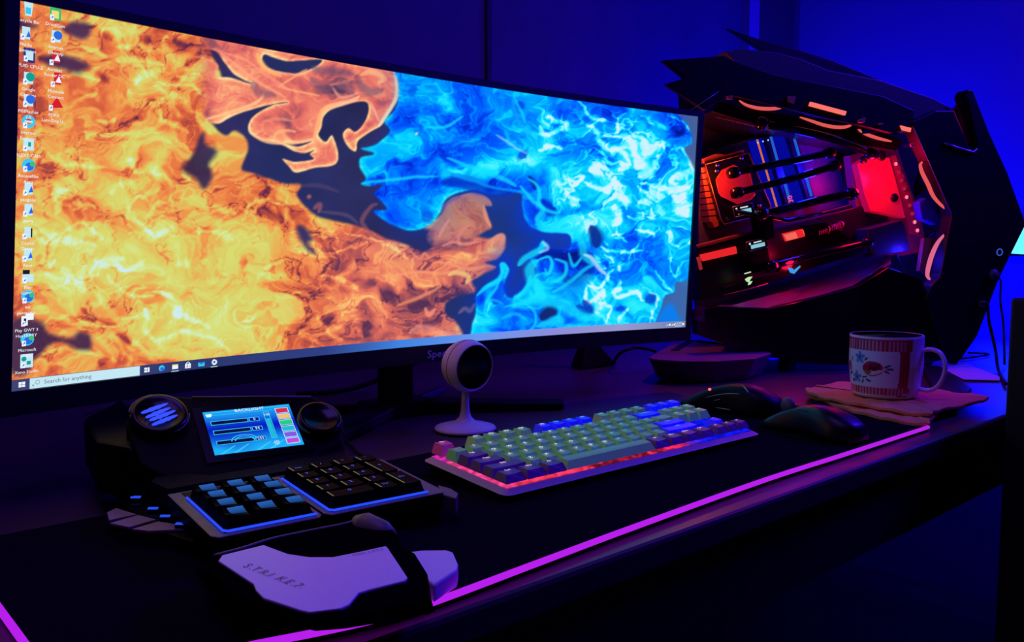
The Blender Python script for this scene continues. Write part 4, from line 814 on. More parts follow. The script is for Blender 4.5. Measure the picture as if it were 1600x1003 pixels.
# ------------------------------------------------------------------ palm rest
pr = thing('palm_rest', 'black palm rest with a white top panel in front of the keypad', 'palm rest', (.25, .45, 0))
zt = .031
outer = [at(x, y, zt) for x, y in ((334, 868), (424, 841), (520, 818), (566, 809), (606, 818), (622, 838), (626, 854), (648, 864), (668, 896), (674, 936), (600, 950), (536, 966), (474, 966), (396, 940), (346, 912), (328, 888))]
base = [V((p.x, p.y, .0062)) for p in outer[:9]]+[at(x, y, .0062) for x, y in ((677, 956), (600, 972), (540, 982), (492, 986), (404, 964), (346, 934), (320, 906))]
b = MB(); b.prism(outer, base); b.build('body', mat('soft black rubber', (6, 6, 9), .6, spec=0.), pr, bevel=.0022, seg=3)
WP = mat('white palm panel', (242, 236, 240), .42, noise=.02)
pan = [at(x, y, zt+.0022) for x, y in ((341, 876), (347, 867), (412, 851), (420, 854), (450, 865), (484, 870), (520, 870), (560, 862), (603, 852.5), (607, 857), (637, 902), (632, 907), (576, 921), (560, 926), (545, 944), (532, 950), (484, 956), (470, 953), (412, 934), (400, 922), (396, 912))]
b = MB(); b.prism(pan, [p-V((0, 0, .0020)) for p in pan]); b.build('top_panel', WP, pr, bevel=.0006)
# the lettering runs along the left end of the panel
b = MB(); pa, pb = at(378, 884, zt+.0026), at(470, 920, zt+.0026); tx = (pb-pa); wl = tx.length; tx.normalize(); ty = V((-tx.y, tx.x, 0))
for i, ch in enumerate('STRIKE7'):
    o_ = pa+tx*(wl*i/7); put_text(b, ch, lambda x, y: o_+tx*x+ty*y, 0, .0085, False); put_text(b, '.', lambda x, y: o_+tx*(x+.0062)+ty*y, 0, .0085, False)
b.build('panel_lettering', mat('grey print', (120, 108, 132), .5), pr, fixn=False)
b = MB(); pa, pb = at(552, 868, zt+.0026), at(600, 858.5, zt+.0026); tx2 = (pb-pa).normalized(); ty2 = V((-tx2.y, tx2.x, 0)); L2 = (pb-pa).length; wtx = text_geo('MAD CATZ')[2]
put_text(b, 'MAD CATZ', lambda x, y: pa+tx2*x+ty2*y, 0, L2/wtx, False); b.build('corner_lettering', MATS['grey print'], pr, fixn=False)
b = MB(); q = [at(x, y, .017) for x, y in ((636, 862), (660, 859), (698, 858.5), (708, 862), (716, 880), (714, 890), (678, 913), (660, 900))]; b.prism(q, down(q, .005)); b.build('side_flap', WP, pr, bevel=.0015)
b = MB(); p0, p1 = at(556, 816, .030), at(612, 838, .026); b.tube([p0, p0+(p1-p0)*.25, p0+(p1-p0)*.75, p1], [.0055, .0095, .0085, .005], 16); b.build('hinge_barrel', mat('olive grey hinge', (120, 112, 96), .5), pr, smooth=True)
b = MB(); b.tube(spline([at(x, y, zt+.001) for x, y in ((334, 868), (380, 856), (424, 842), (480, 830), (540, 818), (560, 811))], 4), .0010, 6); b.build('edge_trim', mat('edge trim', (120, 110, 112), .4), pr, smooth=True)

# ------------------------------------------------------------------ mice
def mouse(name, label, c, rot, L, W, Hh, m):
    root = thing(name, label, 'mouse', c); M = Matrix.Translation(c) @ Matrix.Rotation(rot, 4, 'Z')
    n, k = 18, 20; b = MB()
    for i in range(n+1):
        t = i/n; y = L*(t-.5)
        w = W/2*(.72+.28*math.cos(2*math.pi*(t-.12))*.9)*(math.sin(math.pi*min(1, max(0, t*.92+.04)))**.35); h = Hh*(math.sin(math.pi*(t*.80+.13))**.8)*(1-.25*t)
        for j in range(k+1):
            a = math.pi*j/k; ca, sa = math.cos(a), math.sin(a)
            b.v.append(tuple(M @ V((w*math.copysign(abs(ca)**.6, ca), y, max(.001, h*sa**.75)))))
    for i in range(n):
        for j in range(k): q = i*(k+1)+j; b.f.append([q, q+1, q+k+2, q+k+1])
    b.f.append(list(range(k+1))); b.f.append([n*(k+1)+j for j in range(k, -1, -1)])
    for i in range(n): b.f.append([i*(k+1), (i+1)*(k+1), (i+1)*(k+1)+k, i*(k+1)+k])
    b.m = [0]*len(b.f); b.build('shell', m, root, smooth=True)
    return root, M, BVHTree.FromPolygons([V(v) for v in b.v], b.f)
def onshell(bv, x, y, off=.0006):
    h, nr, i, d = bv.ray_cast(CAM, ray(x, y).normalized())
    return h+(CAM-h).normalized()*off if h else None
c2 = at(1270, 668, .012); c2 = V((c2.x, c2.y, .0036))
m2, M2, B2 = mouse('mouse', 'black mouse with a blue sheen beside the orange cloth', (c2.x, c2.y, .0036), -.12, .128, .066, .041, mat('mouse gloss', (8, 8, 11), .38, spec=.3))
for pts in (((1203, 645), (1215, 641), (1230, 639.5), (1247, 639), (1262, 642)), ((1247, 639), (1249, 633), (1256, 627))):
    p = [q for q in (onshell(B2, x, y) for x, y in pts) if q]
    if len(p) > 1:
        b = MB(); b.tube(p, .0006, 6); b.build('button_gap', mat('blue grey seam', (70, 84, 130), .3, metal=.5), m2, smooth=True)
Mw = M2 @ Matrix.Translation((0, .036, .030)) @ Matrix.Rotation(math.pi/2, 4, 'Y'); b = MB(); b.lathe([(.0001, -.003), (.0085, -.003), (.0095, -.001), (.0095, .001), (.0085, .003), (.0001, .003)], 24, Mw); b.build('scroll_wheel', GREY, m2, smooth=True)
c1 = at(1142, 636, .01); c1 = V((c1.x, c1.y, .0))
m1, M1, B1 = mouse('mouse', 'black angular mouse with a small red light behind the keyboard', (c1.x, c1.y, .0036), .35, .135, .074, .044, mat('mouse matt', (8, 8, 10), .45, spec=.15))
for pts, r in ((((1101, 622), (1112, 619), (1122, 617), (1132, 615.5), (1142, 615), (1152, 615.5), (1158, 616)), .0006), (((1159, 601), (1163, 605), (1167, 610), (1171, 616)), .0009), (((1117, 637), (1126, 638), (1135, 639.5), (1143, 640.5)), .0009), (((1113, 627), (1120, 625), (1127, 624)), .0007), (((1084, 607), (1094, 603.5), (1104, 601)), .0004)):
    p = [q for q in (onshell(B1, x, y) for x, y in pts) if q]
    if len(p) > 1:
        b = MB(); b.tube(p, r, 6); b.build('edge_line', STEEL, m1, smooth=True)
pr_ = onshell(B1, 1109, 608.5) or V((c1.x, c1.y, .05)); b = MB(); b.lathe([(.0001, .002), (.0016, .0014), (.0022, 0), (.0001, -.001)], 12, frame(pr_, (1, 0, 0), (-.5, -.6, .6))); b.build('red_light', emit('red led', (255, 90, 70), 2.2), m1, smooth=True)

# ------------------------------------------------------------------ folded cloth, mug
cloth = thing('folded_cloth', 'folded orange cloth under the mug at the right end of the desk', 'cloth', (1.2, .54, 0))
CM = mat('orange woven cloth', (232, 132, 84), .95, noise=.18, scale=220, bump=.5)
def ragged(px, z, dz):
    P = [at(x, y, z) for x, y in px]; P = spline(P, 4, True); out = []
    for i, p in enumerate(P): out.append(V((p.x, p.y, z+.0012*math.sin(i*1.7)+.0008*math.sin(i*.6))))
    b = MB(); n = len(out); c = sum(out, V((0, 0, 0)))/n; mid = [c+(p-c)*.55 for p in out]
    k = 0; b.v = [tuple(p) for p in out]+[tuple(p) for p in mid]+[tuple(c)]+[(p.x, p.y, p.z-dz) for p in out]
    for i in range(n):
        j = (i+1) % n; b.f += [[i, j, n+j, n+i], [n+i, n+j, 2*n], [i, 2*n+1+i, 2*n+1+j, j]]
    b.f.append([2*n+1+i for i in range(n)][::-1]); b.m = [0]*len(b.f); return b
ragged([(1262, 612), (1283, 622), (1316, 634), (1352, 645), (1400, 655), (1449, 661), (1454, 656), (1470, 640), (1500, 624), (1420, 606), (1330, 597)], .0085, .005).build('lower_fold', CM, cloth, smooth=True, bevel=.001)
ragged([(1258, 607), (1268, 614), (1300, 622), (1345, 631), (1400, 640), (1452, 646), (1460, 642), (1490, 634), (1537, 624), (1541, 618), (1490, 611), (1440, 606), (1380, 598), (1320, 596), (1278, 603), (1276, 601), (1270, 606)], .0145, .004).build('upper_fold', CM, cloth, smooth=True, bevel=.001)
mc = at(1382, 618, .0147); mug = thing('mug', 'white mug with red flowers and a striped red border standing on the orange cloth', 'mug', (mc.x, mc.y, .0155))
MH, MRt, MRb = .0865, .0492, .0425; mz = .0155
va = math.atan2(-mc.y, -mc.x)                            # direction from the mug to the desk's near side
def mugcol(u, t):
    """u: degrees round the wall from the near side (positive to the right), t: height 0..1"""
    Wc, R_, Bl, Gn, Dr = (226, 224, 230), (190, 44, 66), (84, 150, 206), (54, 84, 60), (120, 20, 30)
    def el(cx, cy, rx, ry, rot=0):
        x, y = (u-cx), (t-cy)*100; a = math.radians(rot); X = x*math.cos(a)+y*math.sin(a); Y = -x*math.sin(a)+y*math.cos(a); return (X/rx)**2+(Y/ry)**2 < 1
    panel = -82 < u < 22 and .22 < t < .76
    inside = panel and not ((u > 10 and t < .30 and (u-10)/12+(.30-t)/.08 > 1.2))
    if t > .97 or t < .05: return Wc
    if u > 42 or u < -200: return Wc
    if not inside and (t > .78 or t < .20) and t > .07:
        if u > 30: return R_ if t > .1 else Wc
        if t < .95: return R_ if (u % 6.2) < 3.4 else ((206, 150, 170) if .06 < t < .96 else Wc)
        return R_
    if not inside and 20 < u <= 38: return R_ if (u % 6) < 4 else (150, 34, 60)
    if not inside: return Wc
    # flowers
    for cx, cy in ((-43, .665), (-50, .335)):
        if el(cx, cy, 2.6, 2.6): return R_
        for k in range(5):
            a = 72*k+18; 
            if el(cx+6.2*math.cos(math.radians(a)), cy+.062*math.sin(math.radians(a)), 4.4, 3.2, a): return Bl
    if el(-20, .50, 17, 12):
        if el(-17, .525, 9.5, 6.5, 10): return Dr
        if el(-14, .44, 11, 3.0, 20) or el(-20, .47, 3, 6, 20): return (232, 214, 214)
        if el(-30, .42, 6, 4): return (150, 130, 70)
        return R_
    if el(-72, .50, 9, 9): return (204, 120, 130) if not el(-72, .52, 4, 4) else R_
    for cx, cy, rx, ry, ro in ((3, .545, 6, 1.6, 25), (7, .50, 6.5, 1.5, 0), (2, .455, 5, 1.5, -25), (-31, .645, 3.5, 1.6, 35), (-27, .30, 5, 1.8, -20), (-38, .27, 4, 1.6, 60), (-34, .35, 5, 1.4, 15), (-62, .62, 2, 4, 0), (-68, .38, 5, 2.5, 30), (-25, .40, 8, 2, -15), (-60, .27, 3, 3, 0)):
        if el(cx, cy, rx, ry, ro): return Gn
    return Wc
na, nh = 240, 90; b = MB(); cc = []
def mugr(t): return MRb+(MRt-MRb)*min(1, t*1.9)**.6 if t < .55 else MRt-(MRt-MRb)*0*t
for j in range(nh+1):
    t = j/nh; r = mugr(t)-(.004*(1-t/.06)**2 if t < .06 else 0)
    for i in range(na):
        u = -180+360*i/na; a = va+math.radians(u); b.v.append((mc.x+r*math.cos(a), mc.y+r*math.sin(a), mz+MH*t)); cc.append([*lin(mugcol(u, t)), 1])
for j in range(nh):
    for i in range(na): q = (i+1) % na; b.f.append([j*na+i, j*na+q, (j+1)*na+q, (j+1)*na+i])
k = (nh+1)*na
for r, zz in ((MRt-.0008, MH+.0012), (MRt-.0026, MH+.0012), (MRt-.0038, MH-.001), (MRb-.002, .010), (.0005, .007)):
    for i in range(na): a = va+2*math.pi*i/na; b.v.append((mc.x+r*math.cos(a), mc.y+r*math.sin(a), mz+zz)); cc.append([*lin((226, 224, 230)), 1])
for j in range(nh, nh+5):
    for i in range(na): q = (i+1) % na; b.f.append([j*na+i, j*na+q, (j+1)*na+q, (j+1)*na+i])
b.f.append(list(range(na))[::-1]); b.m = [0]*len(b.f)
mm = bpy.data.materials.new('printed ceramic'); mm.use_nodes = True; nt = mm.node_tree; bs = nt.nodes['Principled BSDF']; bs.inputs['Roughness'].default_value = .18
a_ = nt.nodes.new('ShaderNodeAttribute'); a_.attribute_name = 'Col'; nt.links.new(a_.outputs['Color'], bs.inputs['Base Color'])
b.build('cup', mm, mug, smooth=True, cols=cc)
ah = va+math.radians(78); hd = V((math.cos(ah), math.sin(ah), 0)); hp = [(.0470, .067), (.0580, .0700), (.0700, .0655), (.0765, .052), (.0760, .036), (.0690, .020), (.0580, .0125), (.0450, .0135)]
b = MB(); hw = hd.cross(V((0, 0, 1)))*.0065; path = spline([V((mc.x, mc.y, mz))+hd*r+V((0, 0, zz)) for r, zz in hp], 5)
for i, p in enumerate(path):
    t = (path[min(i+1, len(path)-1)]-path[max(i-1, 0)]).normalized(); nrm = t.cross(hw).normalized()*.0030
    for k in range(10): a = 2*math.pi*k/10; b.v.append(tuple(p+hw*math.cos(a)+nrm*math.sin(a)))
for i in range(len(path)-1):
    for k in range(10): q = (k+1) % 10; b.f.append([i*10+k, i*10+q, (i+1)*10+q, (i+1)*10+k])
b.m = [0]*len(b.f); b.build('handle', mat('glazed white ceramic', (226, 224, 230), .18), mug, smooth=True)

# ------------------------------------------------------------------ small things at the right
q = [at(x, y, .0014) for x, y in ((1466, 572), (1512, 569), (1562, 588), (1562, 594), (1506, 592.5))]
b = MB(); b.prism(q, down(q, .0002)); tag(b.build('paper_sheet', mat('printed paper', (206, 206, 214), .8, lo=(150, 150, 170), scale=500)), 'sheet of paper on the desk at the foot of the computer tower', 'paper')
# tall black cabinet standing on the floor before the desk's right end
c0 = V((1.205, .385)); cab = thing('loudspeaker_cabinet', 'tall black cabinet at the right edge standing on the floor', 'cabinet', (1.40, .24, -.75))
MB().box((1.405, .235, -.294), (.40, .30, .912)).build('body', mat('black ash veneer', (7, 7, 8), .55, noise=.3, scale=80), cab, bevel=.004)
MB().box((1.405, .08, -.30), (.36, .012, .86)).build('front_cloth', mat('speaker cloth', (12, 12, 13), .95), cab)
def cable(name, label, pts, r, m=MATT):
    b = MB(); b.tube(spline(pts, 6), r, 8); return tag(b.build(name, m, smooth=True), label, 'cable')
# ------------------------------------------------------------------ computer tower
TH = math.radians(28); PA = V((1.25, .90, 0)); PD = V((math.cos(TH), -math.sin(TH), 0)); PN = V((-math.sin(TH), -math.cos(TH), 0))
def pc(x, y, off=0.): return onp(x, y, PA+PN*off, PN)
tw = thing('computer_tower', 'open black computer tower with a glass side and red lit water cooling', 'computer', (1.5, .77, 0))
def plate(name, px, off, th, m, bevel=.0015, par=None, back=None):
    """slab whose near face follows the outline, th deep"""
    A = [pc(x, y, off) for x, y in px]; A = [V((p.x, p.y, max(p.z, .0015))) for p in A]; B = [p-PN*th for p in A]; b = MB(); b.prism(A, B); return b.build(name, m, par or tw, bevel=bevel)
ALU = mat('black anodised aluminium', (8, 8, 11), .45, noise=.15, spec=.25); ALUB = mat('dark anodised top', (60, 60, 76), .5, noise=.1)
TRAY = mat('dark tray metal', (58, 50, 58), .4, noise=.1); PCB = mat('black circuit board', (92, 84, 104), .4, lo=(40, 36, 46), scale=180)
# frame plates of the near side
plate('side_frame', [(1035, 94), (1133, 87), (1150, 96), (1215, 118), (1300, 134), (1380, 150), (1428, 172), (1427, 197), (1395, 208), (1345, 196), (1280, 182), (1210, 164), (1150, 150), (1118, 160), (1102, 172), (1040, 131), (1070, 122)], .0, .012, ALU)
plate('top_cover', [(1133, 80), (1160, 76), (1215, 82), (1252, 92), (1296, 110), (1375, 125), (1460, 154), (1490, 171), (1428, 186), (1380, 158), (1300, 140), (1215, 122), (1150, 98)], -.014, .20, ALUB)
plate('far_frame', [(1137, 44), (1190, 62), (1250, 78), (1300, 94), (1374, 124), (1470, 160), (1480, 190), (1400, 180), (1330, 140), (1260, 112), (1192, 80)], -.24, .012, ALU)
plate('front_panel', [(1424, 190), (1462, 172), (1490, 172), (1516, 232), (1525, 236), (1526, 224), (1512, 160), (1508, 150), (1512, 140), (1520, 139), (1546, 206), (1575, 270), (1600, 340), (1603, 352), (1585, 388), (1560, 440), (1545, 480), (1528, 524), (1506, 556), (1494, 577), (1476, 552), (1455, 500), (1446, 470), (1456, 447), (1471, 430), (1488, 336), (1462, 276)], .002, .03, ALU, .003)
plate('front_fin', [(1490, 172), (1503, 158), (1512, 142), (1518, 141), (1524, 160), (1528, 232), (1518, 236)], -.03, .01, mat('fin metal', (60, 46, 70), .45), .001)
b = MB(); b.tube([pc(1476, 224, .004), pc(1494, 230, .004), pc(1520, 238, .004), pc(1526, 233, .004)], .0022, 6); b.build('fin_highlight', mat('bright fin highlight', (170, 160, 190), .25, metal=.8), tw, smooth=True)  # bright tube modelled in place of the lit line on the fin
# back tray, base and feet
plate('back_tray', [(1090, 190), (1110, 168), (1420, 205), (1480, 330), (1452, 448), (1380, 500), (1200, 510), (1090, 500)], -.19, .01, TRAY, 0)
plate('far_panel', [(1060, 130), (1130, 120), (1420, 190), (1470, 330), (1440, 470), (1300, 540), (1090, 520)], -.245, .006, ALU, 0)
plate('lower_panel', [(1088, 484), (1120, 479), (1205, 482), (1290, 462), (1342, 447), (1388, 418), (1440, 436), (1452, 470), (1482, 560), (1440, 570), (1330, 571), (1242, 567), (1231, 561), (1191, 558), (1088, 522)], -.01, .02, mat('gloss lower panel', (12, 12, 18), .22), .001)
A = [pc(x, y, -.02) for x, y in ((1120, 478), (1205, 481), (1290, 461), (1342, 446), (1392, 412))]; B = [pc(x, y, -.17) for x, y in ((1130, 474), (1205, 468), (1290, 440), (1342, 420), (1392, 392))]
b = MB(); b.prism(A+B[::-1], [p-V((0, 0, .006)) for p in A+B[::-1]]); b.build('shelf', mat('satin shelf', (120, 92, 100), .3), tw)
for q in ([(1440, 570), (1470, 572), (1518, 606), (1512, 612), (1462, 612)], ):
    P = [at(x, y, .01) for x, y in q]; b = MB(); b.prism(P, down(P, .0005)); b.build('foot', ALU, tw, bevel=.001)
f0, f1 = pc(1300, 560, -.02), pc(1300, 560, -.24)
for s in (.20, .50):
    for o in (-.03, -.22):
        c = PA+PD*s+PN*o; MB().box((c.x, c.y, .014), (.03, .02, .028)).build('foot', ALU, tw, bevel=.001)
# glass side panel
gp = [(1104, 170), (1150, 152), (1210, 166), (1280, 184), (1345, 198), (1395, 210), (1426, 198), (1487, 336), (1470, 430), (1456, 447), (1446, 468), (1390, 520), (1190, 520), (1086, 500)]
plate('glass_panel', gp, -.004, .004, glass('tinted glass', .90, .035), 0)
b = MB(); b.tube([pc(1427, 198, .001), pc(1458, 268, .001), pc(1488, 336, .001)], .0007, 6); b.build('glass_edge', mat('glass edge', (160, 150, 160), .2), tw, smooth=True)
b = MB(); b.tube([pc(1078, 173, .0), pc(1123, 143, .0)], .0007, 6); b.build('glass_edge', MATS['glass edge'], tw, smooth=True)
# motherboard with its cooling block
board = plate('motherboard', [(1092, 262), (1106, 238), (1180, 214), (1262, 205), (1302, 236), (1340, 350), (1230, 372), (1120, 395), (1092, 390)], -.150, .004, PCB, 0)
CU = mat('copper heatsink', (206, 112, 76), .4, metal=.6, noise=.15); ORG = emit('orange glow', (255, 120, 60), .9)
for k in range(9):
    x0, y0 = 1095+k*1.6, 262+k*9.6; plate('heatsink_fin', [(x0, y0), (x0+11, y0-1), (x0+12.6, y0+6.5), (x0+1.5, y0+8)], -.118, .03, CU, 0)
plate('heatsink', [(1097, 248), (1118, 240), (1136, 241), (1163, 233), (1163, 238), (1100, 258)], -.118, .03, CU, .001)
plate('heatsink', [(1111, 345), (1122, 343), (1124, 353), (1117, 356)], -.118, .03, CU, .001)
cb = plate('cpu_block', [(1102, 257), (1170, 239), (1174, 244), (1205, 322), (1201, 334), (1132, 350), (1127, 344)], -.105, .03, mat('block acetal', (10, 9, 11), .3), .001)
b = MB(); b.tube([pc(x, y, -.1035) for x, y in ((1102, 257), (1170, 239), (1205, 322), (1201, 334), (1132, 350), (1127, 344), (1102, 257))], .0008, 6); b.build('block_edge', mat('brass edge', (210, 150, 110), .3, metal=.7), tw, smooth=True)
octo = [(1119, 281), (1128, 266), (1146, 258), (1153, 261), (1158, 268), (1172, 270), (1178, 300), (1180, 304), (1173, 312), (1152, 319), (1126, 306), (1123, 300)]
plate('block_window', octo, -.1035, .004, mat('red acrylic', (176, 60, 50), .3), .0006)
b = MB(); b.tube([pc(x, y, -.1025) for x, y in octo+octo[:1]], .0009, 6); b.build('window_rim', mat('red brass rim', (226, 110, 80), .3, metal=.5), tw, smooth=True)
for x, y in ((1120, 258), (1158, 247), (1119, 267), (1186, 322), (1137, 341)):
    b = MB(); b.lathe([(.0001, .003), (.0035, .003), (.004, 0), (.0001, 0)], 14, frame(pc(x, y, -.104), PD, PN)); b.build('screw', STEEL, tw, smooth=True)
# memory sticks, blue lit between dark heat spreaders
for k in range(4):
    x = 1180+k*17; lit = k in (0, 2)
    q = [(x, 218-k*3), (x+11, 216-k*3), (x+43, 322-k*4), (x+31, 325-k*4)]
    plate('memory_stick', q, -.118, .03, mat('memory spreader', (40, 42, 60), .3, metal=.5) if not lit else emit('memory blue diffuser', (8, 16, 214), .62), .001)
    q2 = [(x+2, 218-k*3), (x+4.5, 217.6-k*3), (x+35.5, 323-k*4), (x+33, 323.6-k*4)]
    if k == 0: plate('light_bar', q2, -.1165, .002, emit('memory orange glow', (255, 130, 70), .8), 0)
    if k in (1, 3): plate('light_bar', [(x+6, 217-k*3), (x+9.5, 216-k*3), (x+20, 255-k*4), (x+16.5, 256-k*4)], -.1165, .002, emit('memory blue glow', (36, 110, 255), .9), 0); plate('light_bar', [(x+25, 281-k*4), (x+28.5, 280-k*4), (x+39, 318-k*4), (x+35.5, 319-k*4)], -.1165, .002, MATS['memory blue glow'], 0)
b = MB()
for i in range(3):
    p = pc(1184+i*8, 223-i*2, -.116); b.lathe([(.0001, .002), (.0015, .001), (.0015, 0)], 8, frame(p, PD, PN))
b.build('status_light', emit('pale blue led', (150, 210, 255), 1.6), tw, smooth=True)
# red two-figure readout, standing on end
dd = PD*math.cos(1.31)*0+((pc(1236, 306, -.11)-pc(1240, 322, -.11)).normalized()); nn_ = PN.cross(dd)
b = MB(); p0 = pc(1240, 316, -.108); put_text(b, '30', lambda x, y: p0+dd*x-nn_*(-y)*1.0, 0, .0150, False); b.build('readout', emit('red figures', (255, 80, 120), 1.6), tw, fixn=False)
# two little status displays
def oled(q, nm):
    o = plate(nm, q, -.07, .03, BLACK, .001); c = sum((V((x, y, 0)) for x, y in q), V((0, 0, 0)))/4
    def w(u, v, off): 
        a = V((q[3][0], q[3][1], 0)); e = V((q[2][0], q[2][1], 0))-a; g = V((q[0][0], q[0][1], 0))-a; P = a+e*u+g*v; return pc(P.x, P.y, off)
    b = MB(); fr = [(.02, .04), (.98, .04), (.98, .96), (.02, .96), (.02, .04)]; b.tube([w(u, v, -.069) for u, v in fr], .0008, 6); b.build('display_rim', mat('steel rim', (150, 150, 165), .35, metal=.5), o, smooth=True)
    b = MB(); b.quad(w(.2, .2, -.0685), w(.86, .2, -.0685), w(.86, .56, -.0685), w(.2, .56, -.0685)); b.quad(w(.36, .68, -.0685), w(.74, .68, -.0685), w(.74, .8, -.0685), w(.36, .8, -.0685), 1); b.quad(w(.14, .62, -.0685), w(.22, .62, -.0685), w(.22, .82, -.0685), w(.14, .82, -.0685), 1)
    b.build('display_text', [emit('pale display', (150, 222, 240), 1.), emit('white display', (235, 240, 245), 1.)], o, fixn=False)
oled([(1144, 323), (1174, 316), (1180, 333), (1148, 340)], 'status_display'); oled([(1165, 378), (1196, 371), (1201, 386), (1168, 394)], 'status_display')
# graphics card: long dark slab with lit slots
plate('graphics_card', [(1090, 386), (1150, 372), (1230, 352), (1345, 322), (1388, 338), (1398, 384), (1310, 404), (1215, 438), (1140, 462), (1092, 470)], -.10, .03, mat('card shroud', (30, 24, 34), .35), .001)
plate('card_backplate', [(1088, 384), (1186, 358), (1190, 361), (1090, 388)], -.095, .02, CU, .0005)
RS = emit('red slot glow', (255, 40, 48), 1.1); RP_ = emit('pink slot glow', (255, 110, 96), 1.2)
plate('lit_slot', [(1095, 398), (1150, 385), (1152, 396), (1099, 408)], -.092, .006, RS, 0)
plate('lit_slot', [(1090, 402), (1094, 401), (1098, 420), (1095, 422)], -.092, .006, emit('dim red glow', (200, 50, 50), .7), 0)
plate('lit_slot', [(1224, 365), (1274, 353), (1278, 364), (1229, 377)], -.092, .006, RS, 0)
plate('lit_slot', [(1225, 367), (1243, 362), (1247, 372), (1230, 376)], -.0915, .002, RP_, 0); plate('lit_slot', [(1254, 359), (1272, 354.5), (1275, 363), (1257, 367.5)], -.0915, .002, RP_, 0)
b = MB()
for k in range(14):
    p = pc(1278+k*2.9, 364-k*.95, -.09); b.ring(frame(p, PN, PD), .006 if k not in (5, 12) else .0085, .0011, 14, 5)
b.build('cable_comb', mat('red comb', (220, 70, 70), .35), tw, smooth=True)
plate('card_cover', [(1132, 449), (1215, 426), (1230, 405), (1312, 384), (1390, 366), (1394, 385), (1310, 407), (1225, 433), (1140, 459)], -.06, .03, mat('card edge', (16, 14, 18), .2), .001)
def logo(pts, m, nm):
    A = [pc(x, y, -.0585) for x, y in pts]; b = MB(); b.prism(A, [p-PN*.001 for p in A]); b.build(nm, m, tw)
logo([(1164, 436.5), (1169, 433), (1176, 432), (1173, 436), (1171, 440), (1176, 439), (1173, 444), (1169, 445.5), (1170, 441), (1167, 440)], emit('pale emblem', (206, 250, 190), 1.1), 'bird_emblem')
logo([(1231, 418), (1238, 419), (1241, 422), (1250, 415), (1251, 417), (1241, 428), (1235, 426)], emit('blue emblem', (60, 170, 255), 1.1), 'bird_emblem')
logo([(1163, 427), (1173, 424), (1174, 425.5), (1164, 428.5)], MATS['pale emblem'], 'light_slit')
b = MB(); b.tube([pc(1131, 461, -.058), pc(1165, 453, -.058), pc(1200, 443, -.058)], .0007, 6); b.tube([pc(1205, 414, -.058), pc(1250, 402, -.058), pc(1290, 391, -.058)], .0007, 6); b.build('card_trim', MATS['brass edge'], tw, smooth=True)
# hard tubes and fittings
TUBE = mat('dark coolant tube', (8, 7, 10), .12, coat=.5); FIT = mat('black chrome fitting', (60, 58, 66), .15, metal=.9)
def htube(px, r=.0068, off=-.062):
    b = MB(); b.tube(spline([pc(x, y, off+dz) for x, y, dz in px], 5), r, 12); b.build('coolant_tube', TUBE, tw, smooth=True)
    for i in (0, -1):
        x, y, dz = px[i]; x2, y2, dz2 = px[1 if i == 0 else -2]; p, q = pc(x, y, off+dz), pc(x2, y2, off+dz2); t = (q-p).normalized(); b = MB()
        b.tube([p-t*.010, p-t*.004, p+t*.004, p+t*.010], [r*1.3, r*1.55, r*1.55, r*1.3], 16); b.build('tube_fitting', FIT, tw, smooth=True)
htube([(1146, 270, 0), (1200, 259, 0), (1250, 249, 0), (1296, 239, 0)]); htube([(1152, 301, 0), (1200, 289, 0), (1256, 274, 0), (1304, 259, 0)])
htube([(1190, 335, .01), (1230, 326, .01), (1280, 313, .01), (1330, 303, .01)], .0078); htube([(1205, 416, .004), (1260, 402, .004), (1310, 390, .004), (1354, 380, .004)], .0068)
htube([(1190, 193, .01), (1260, 207, .01), (1310, 220, .01), (1360, 240, .01)], .0078)
plate('tube_manifold', [(1187, 334), (1206, 328), (1212, 372), (1196, 378)], -.055, .04, BLACK, .002)
plate('tube_manifold', [(1168, 394), (1200, 386), (1206, 418), (1180, 428)], -.06, .04, BLACK, .002)
plate('tube_manifold', [(1256, 352), (1290, 346), (1330, 372), (1310, 384), (1262, 372)], -.085, .03, BLACK, .002)
b = MB(); b.tube([pc(1150, 330, -.06), pc(1230, 345, -.062), pc(1330, 322, -.062)], .004, 8); b.build('coolant_tube', TUBE, tw, smooth=True)
# distribution plate: red acrylic lit from inside
acr = bpy.data.materials.new('glowing red acrylic'); acr.use_nodes = True; bs = acr.node_tree.nodes['Principled BSDF']; bs.inputs['Base Color'].default_value = (*lin((170, 16, 50)), 1); bs.inputs['Roughness'].default_value = .25; bs.inputs['Emission Color'].default_value = (*lin((225, 12, 66)), 1); bs.inputs['Emission Strength'].default_value = .55
dk = bpy.data.materials.new('dim red acrylic'); dk.use_nodes = True; bs = dk.node_tree.nodes['Principled BSDF']; bs.inputs['Base Color'].default_value = (*lin((150, 26, 70)), 1); bs.inputs['Roughness'].default_value = .2; bs.inputs['Emission Color'].default_value = (*lin((120, 10, 70)), 1); bs.inputs['Emission Strength'].default_value = .18
dp = plate('distribution_plate', [(1328, 243), (1383, 230), (1403, 234), (1415, 272), (1429, 310), (1439, 340), (1447, 380), (1446, 392), (1411, 400), (1368, 396), (1340, 340)], -.105, .022, dk, .001)
plate('coolant_chamber', [(1340, 256), (1352, 248), (1390, 246), (1405, 300), (1415, 341), (1360, 330), (1350, 300)], -.082, .02, acr, .001)
plate('light_channel', [(1389, 244), (1400, 242), (1412, 272), (1426, 310), (1436, 342), (1440, 372), (1425, 366), (1416, 338), (1406, 300)], -.086, .01, dk, .001)
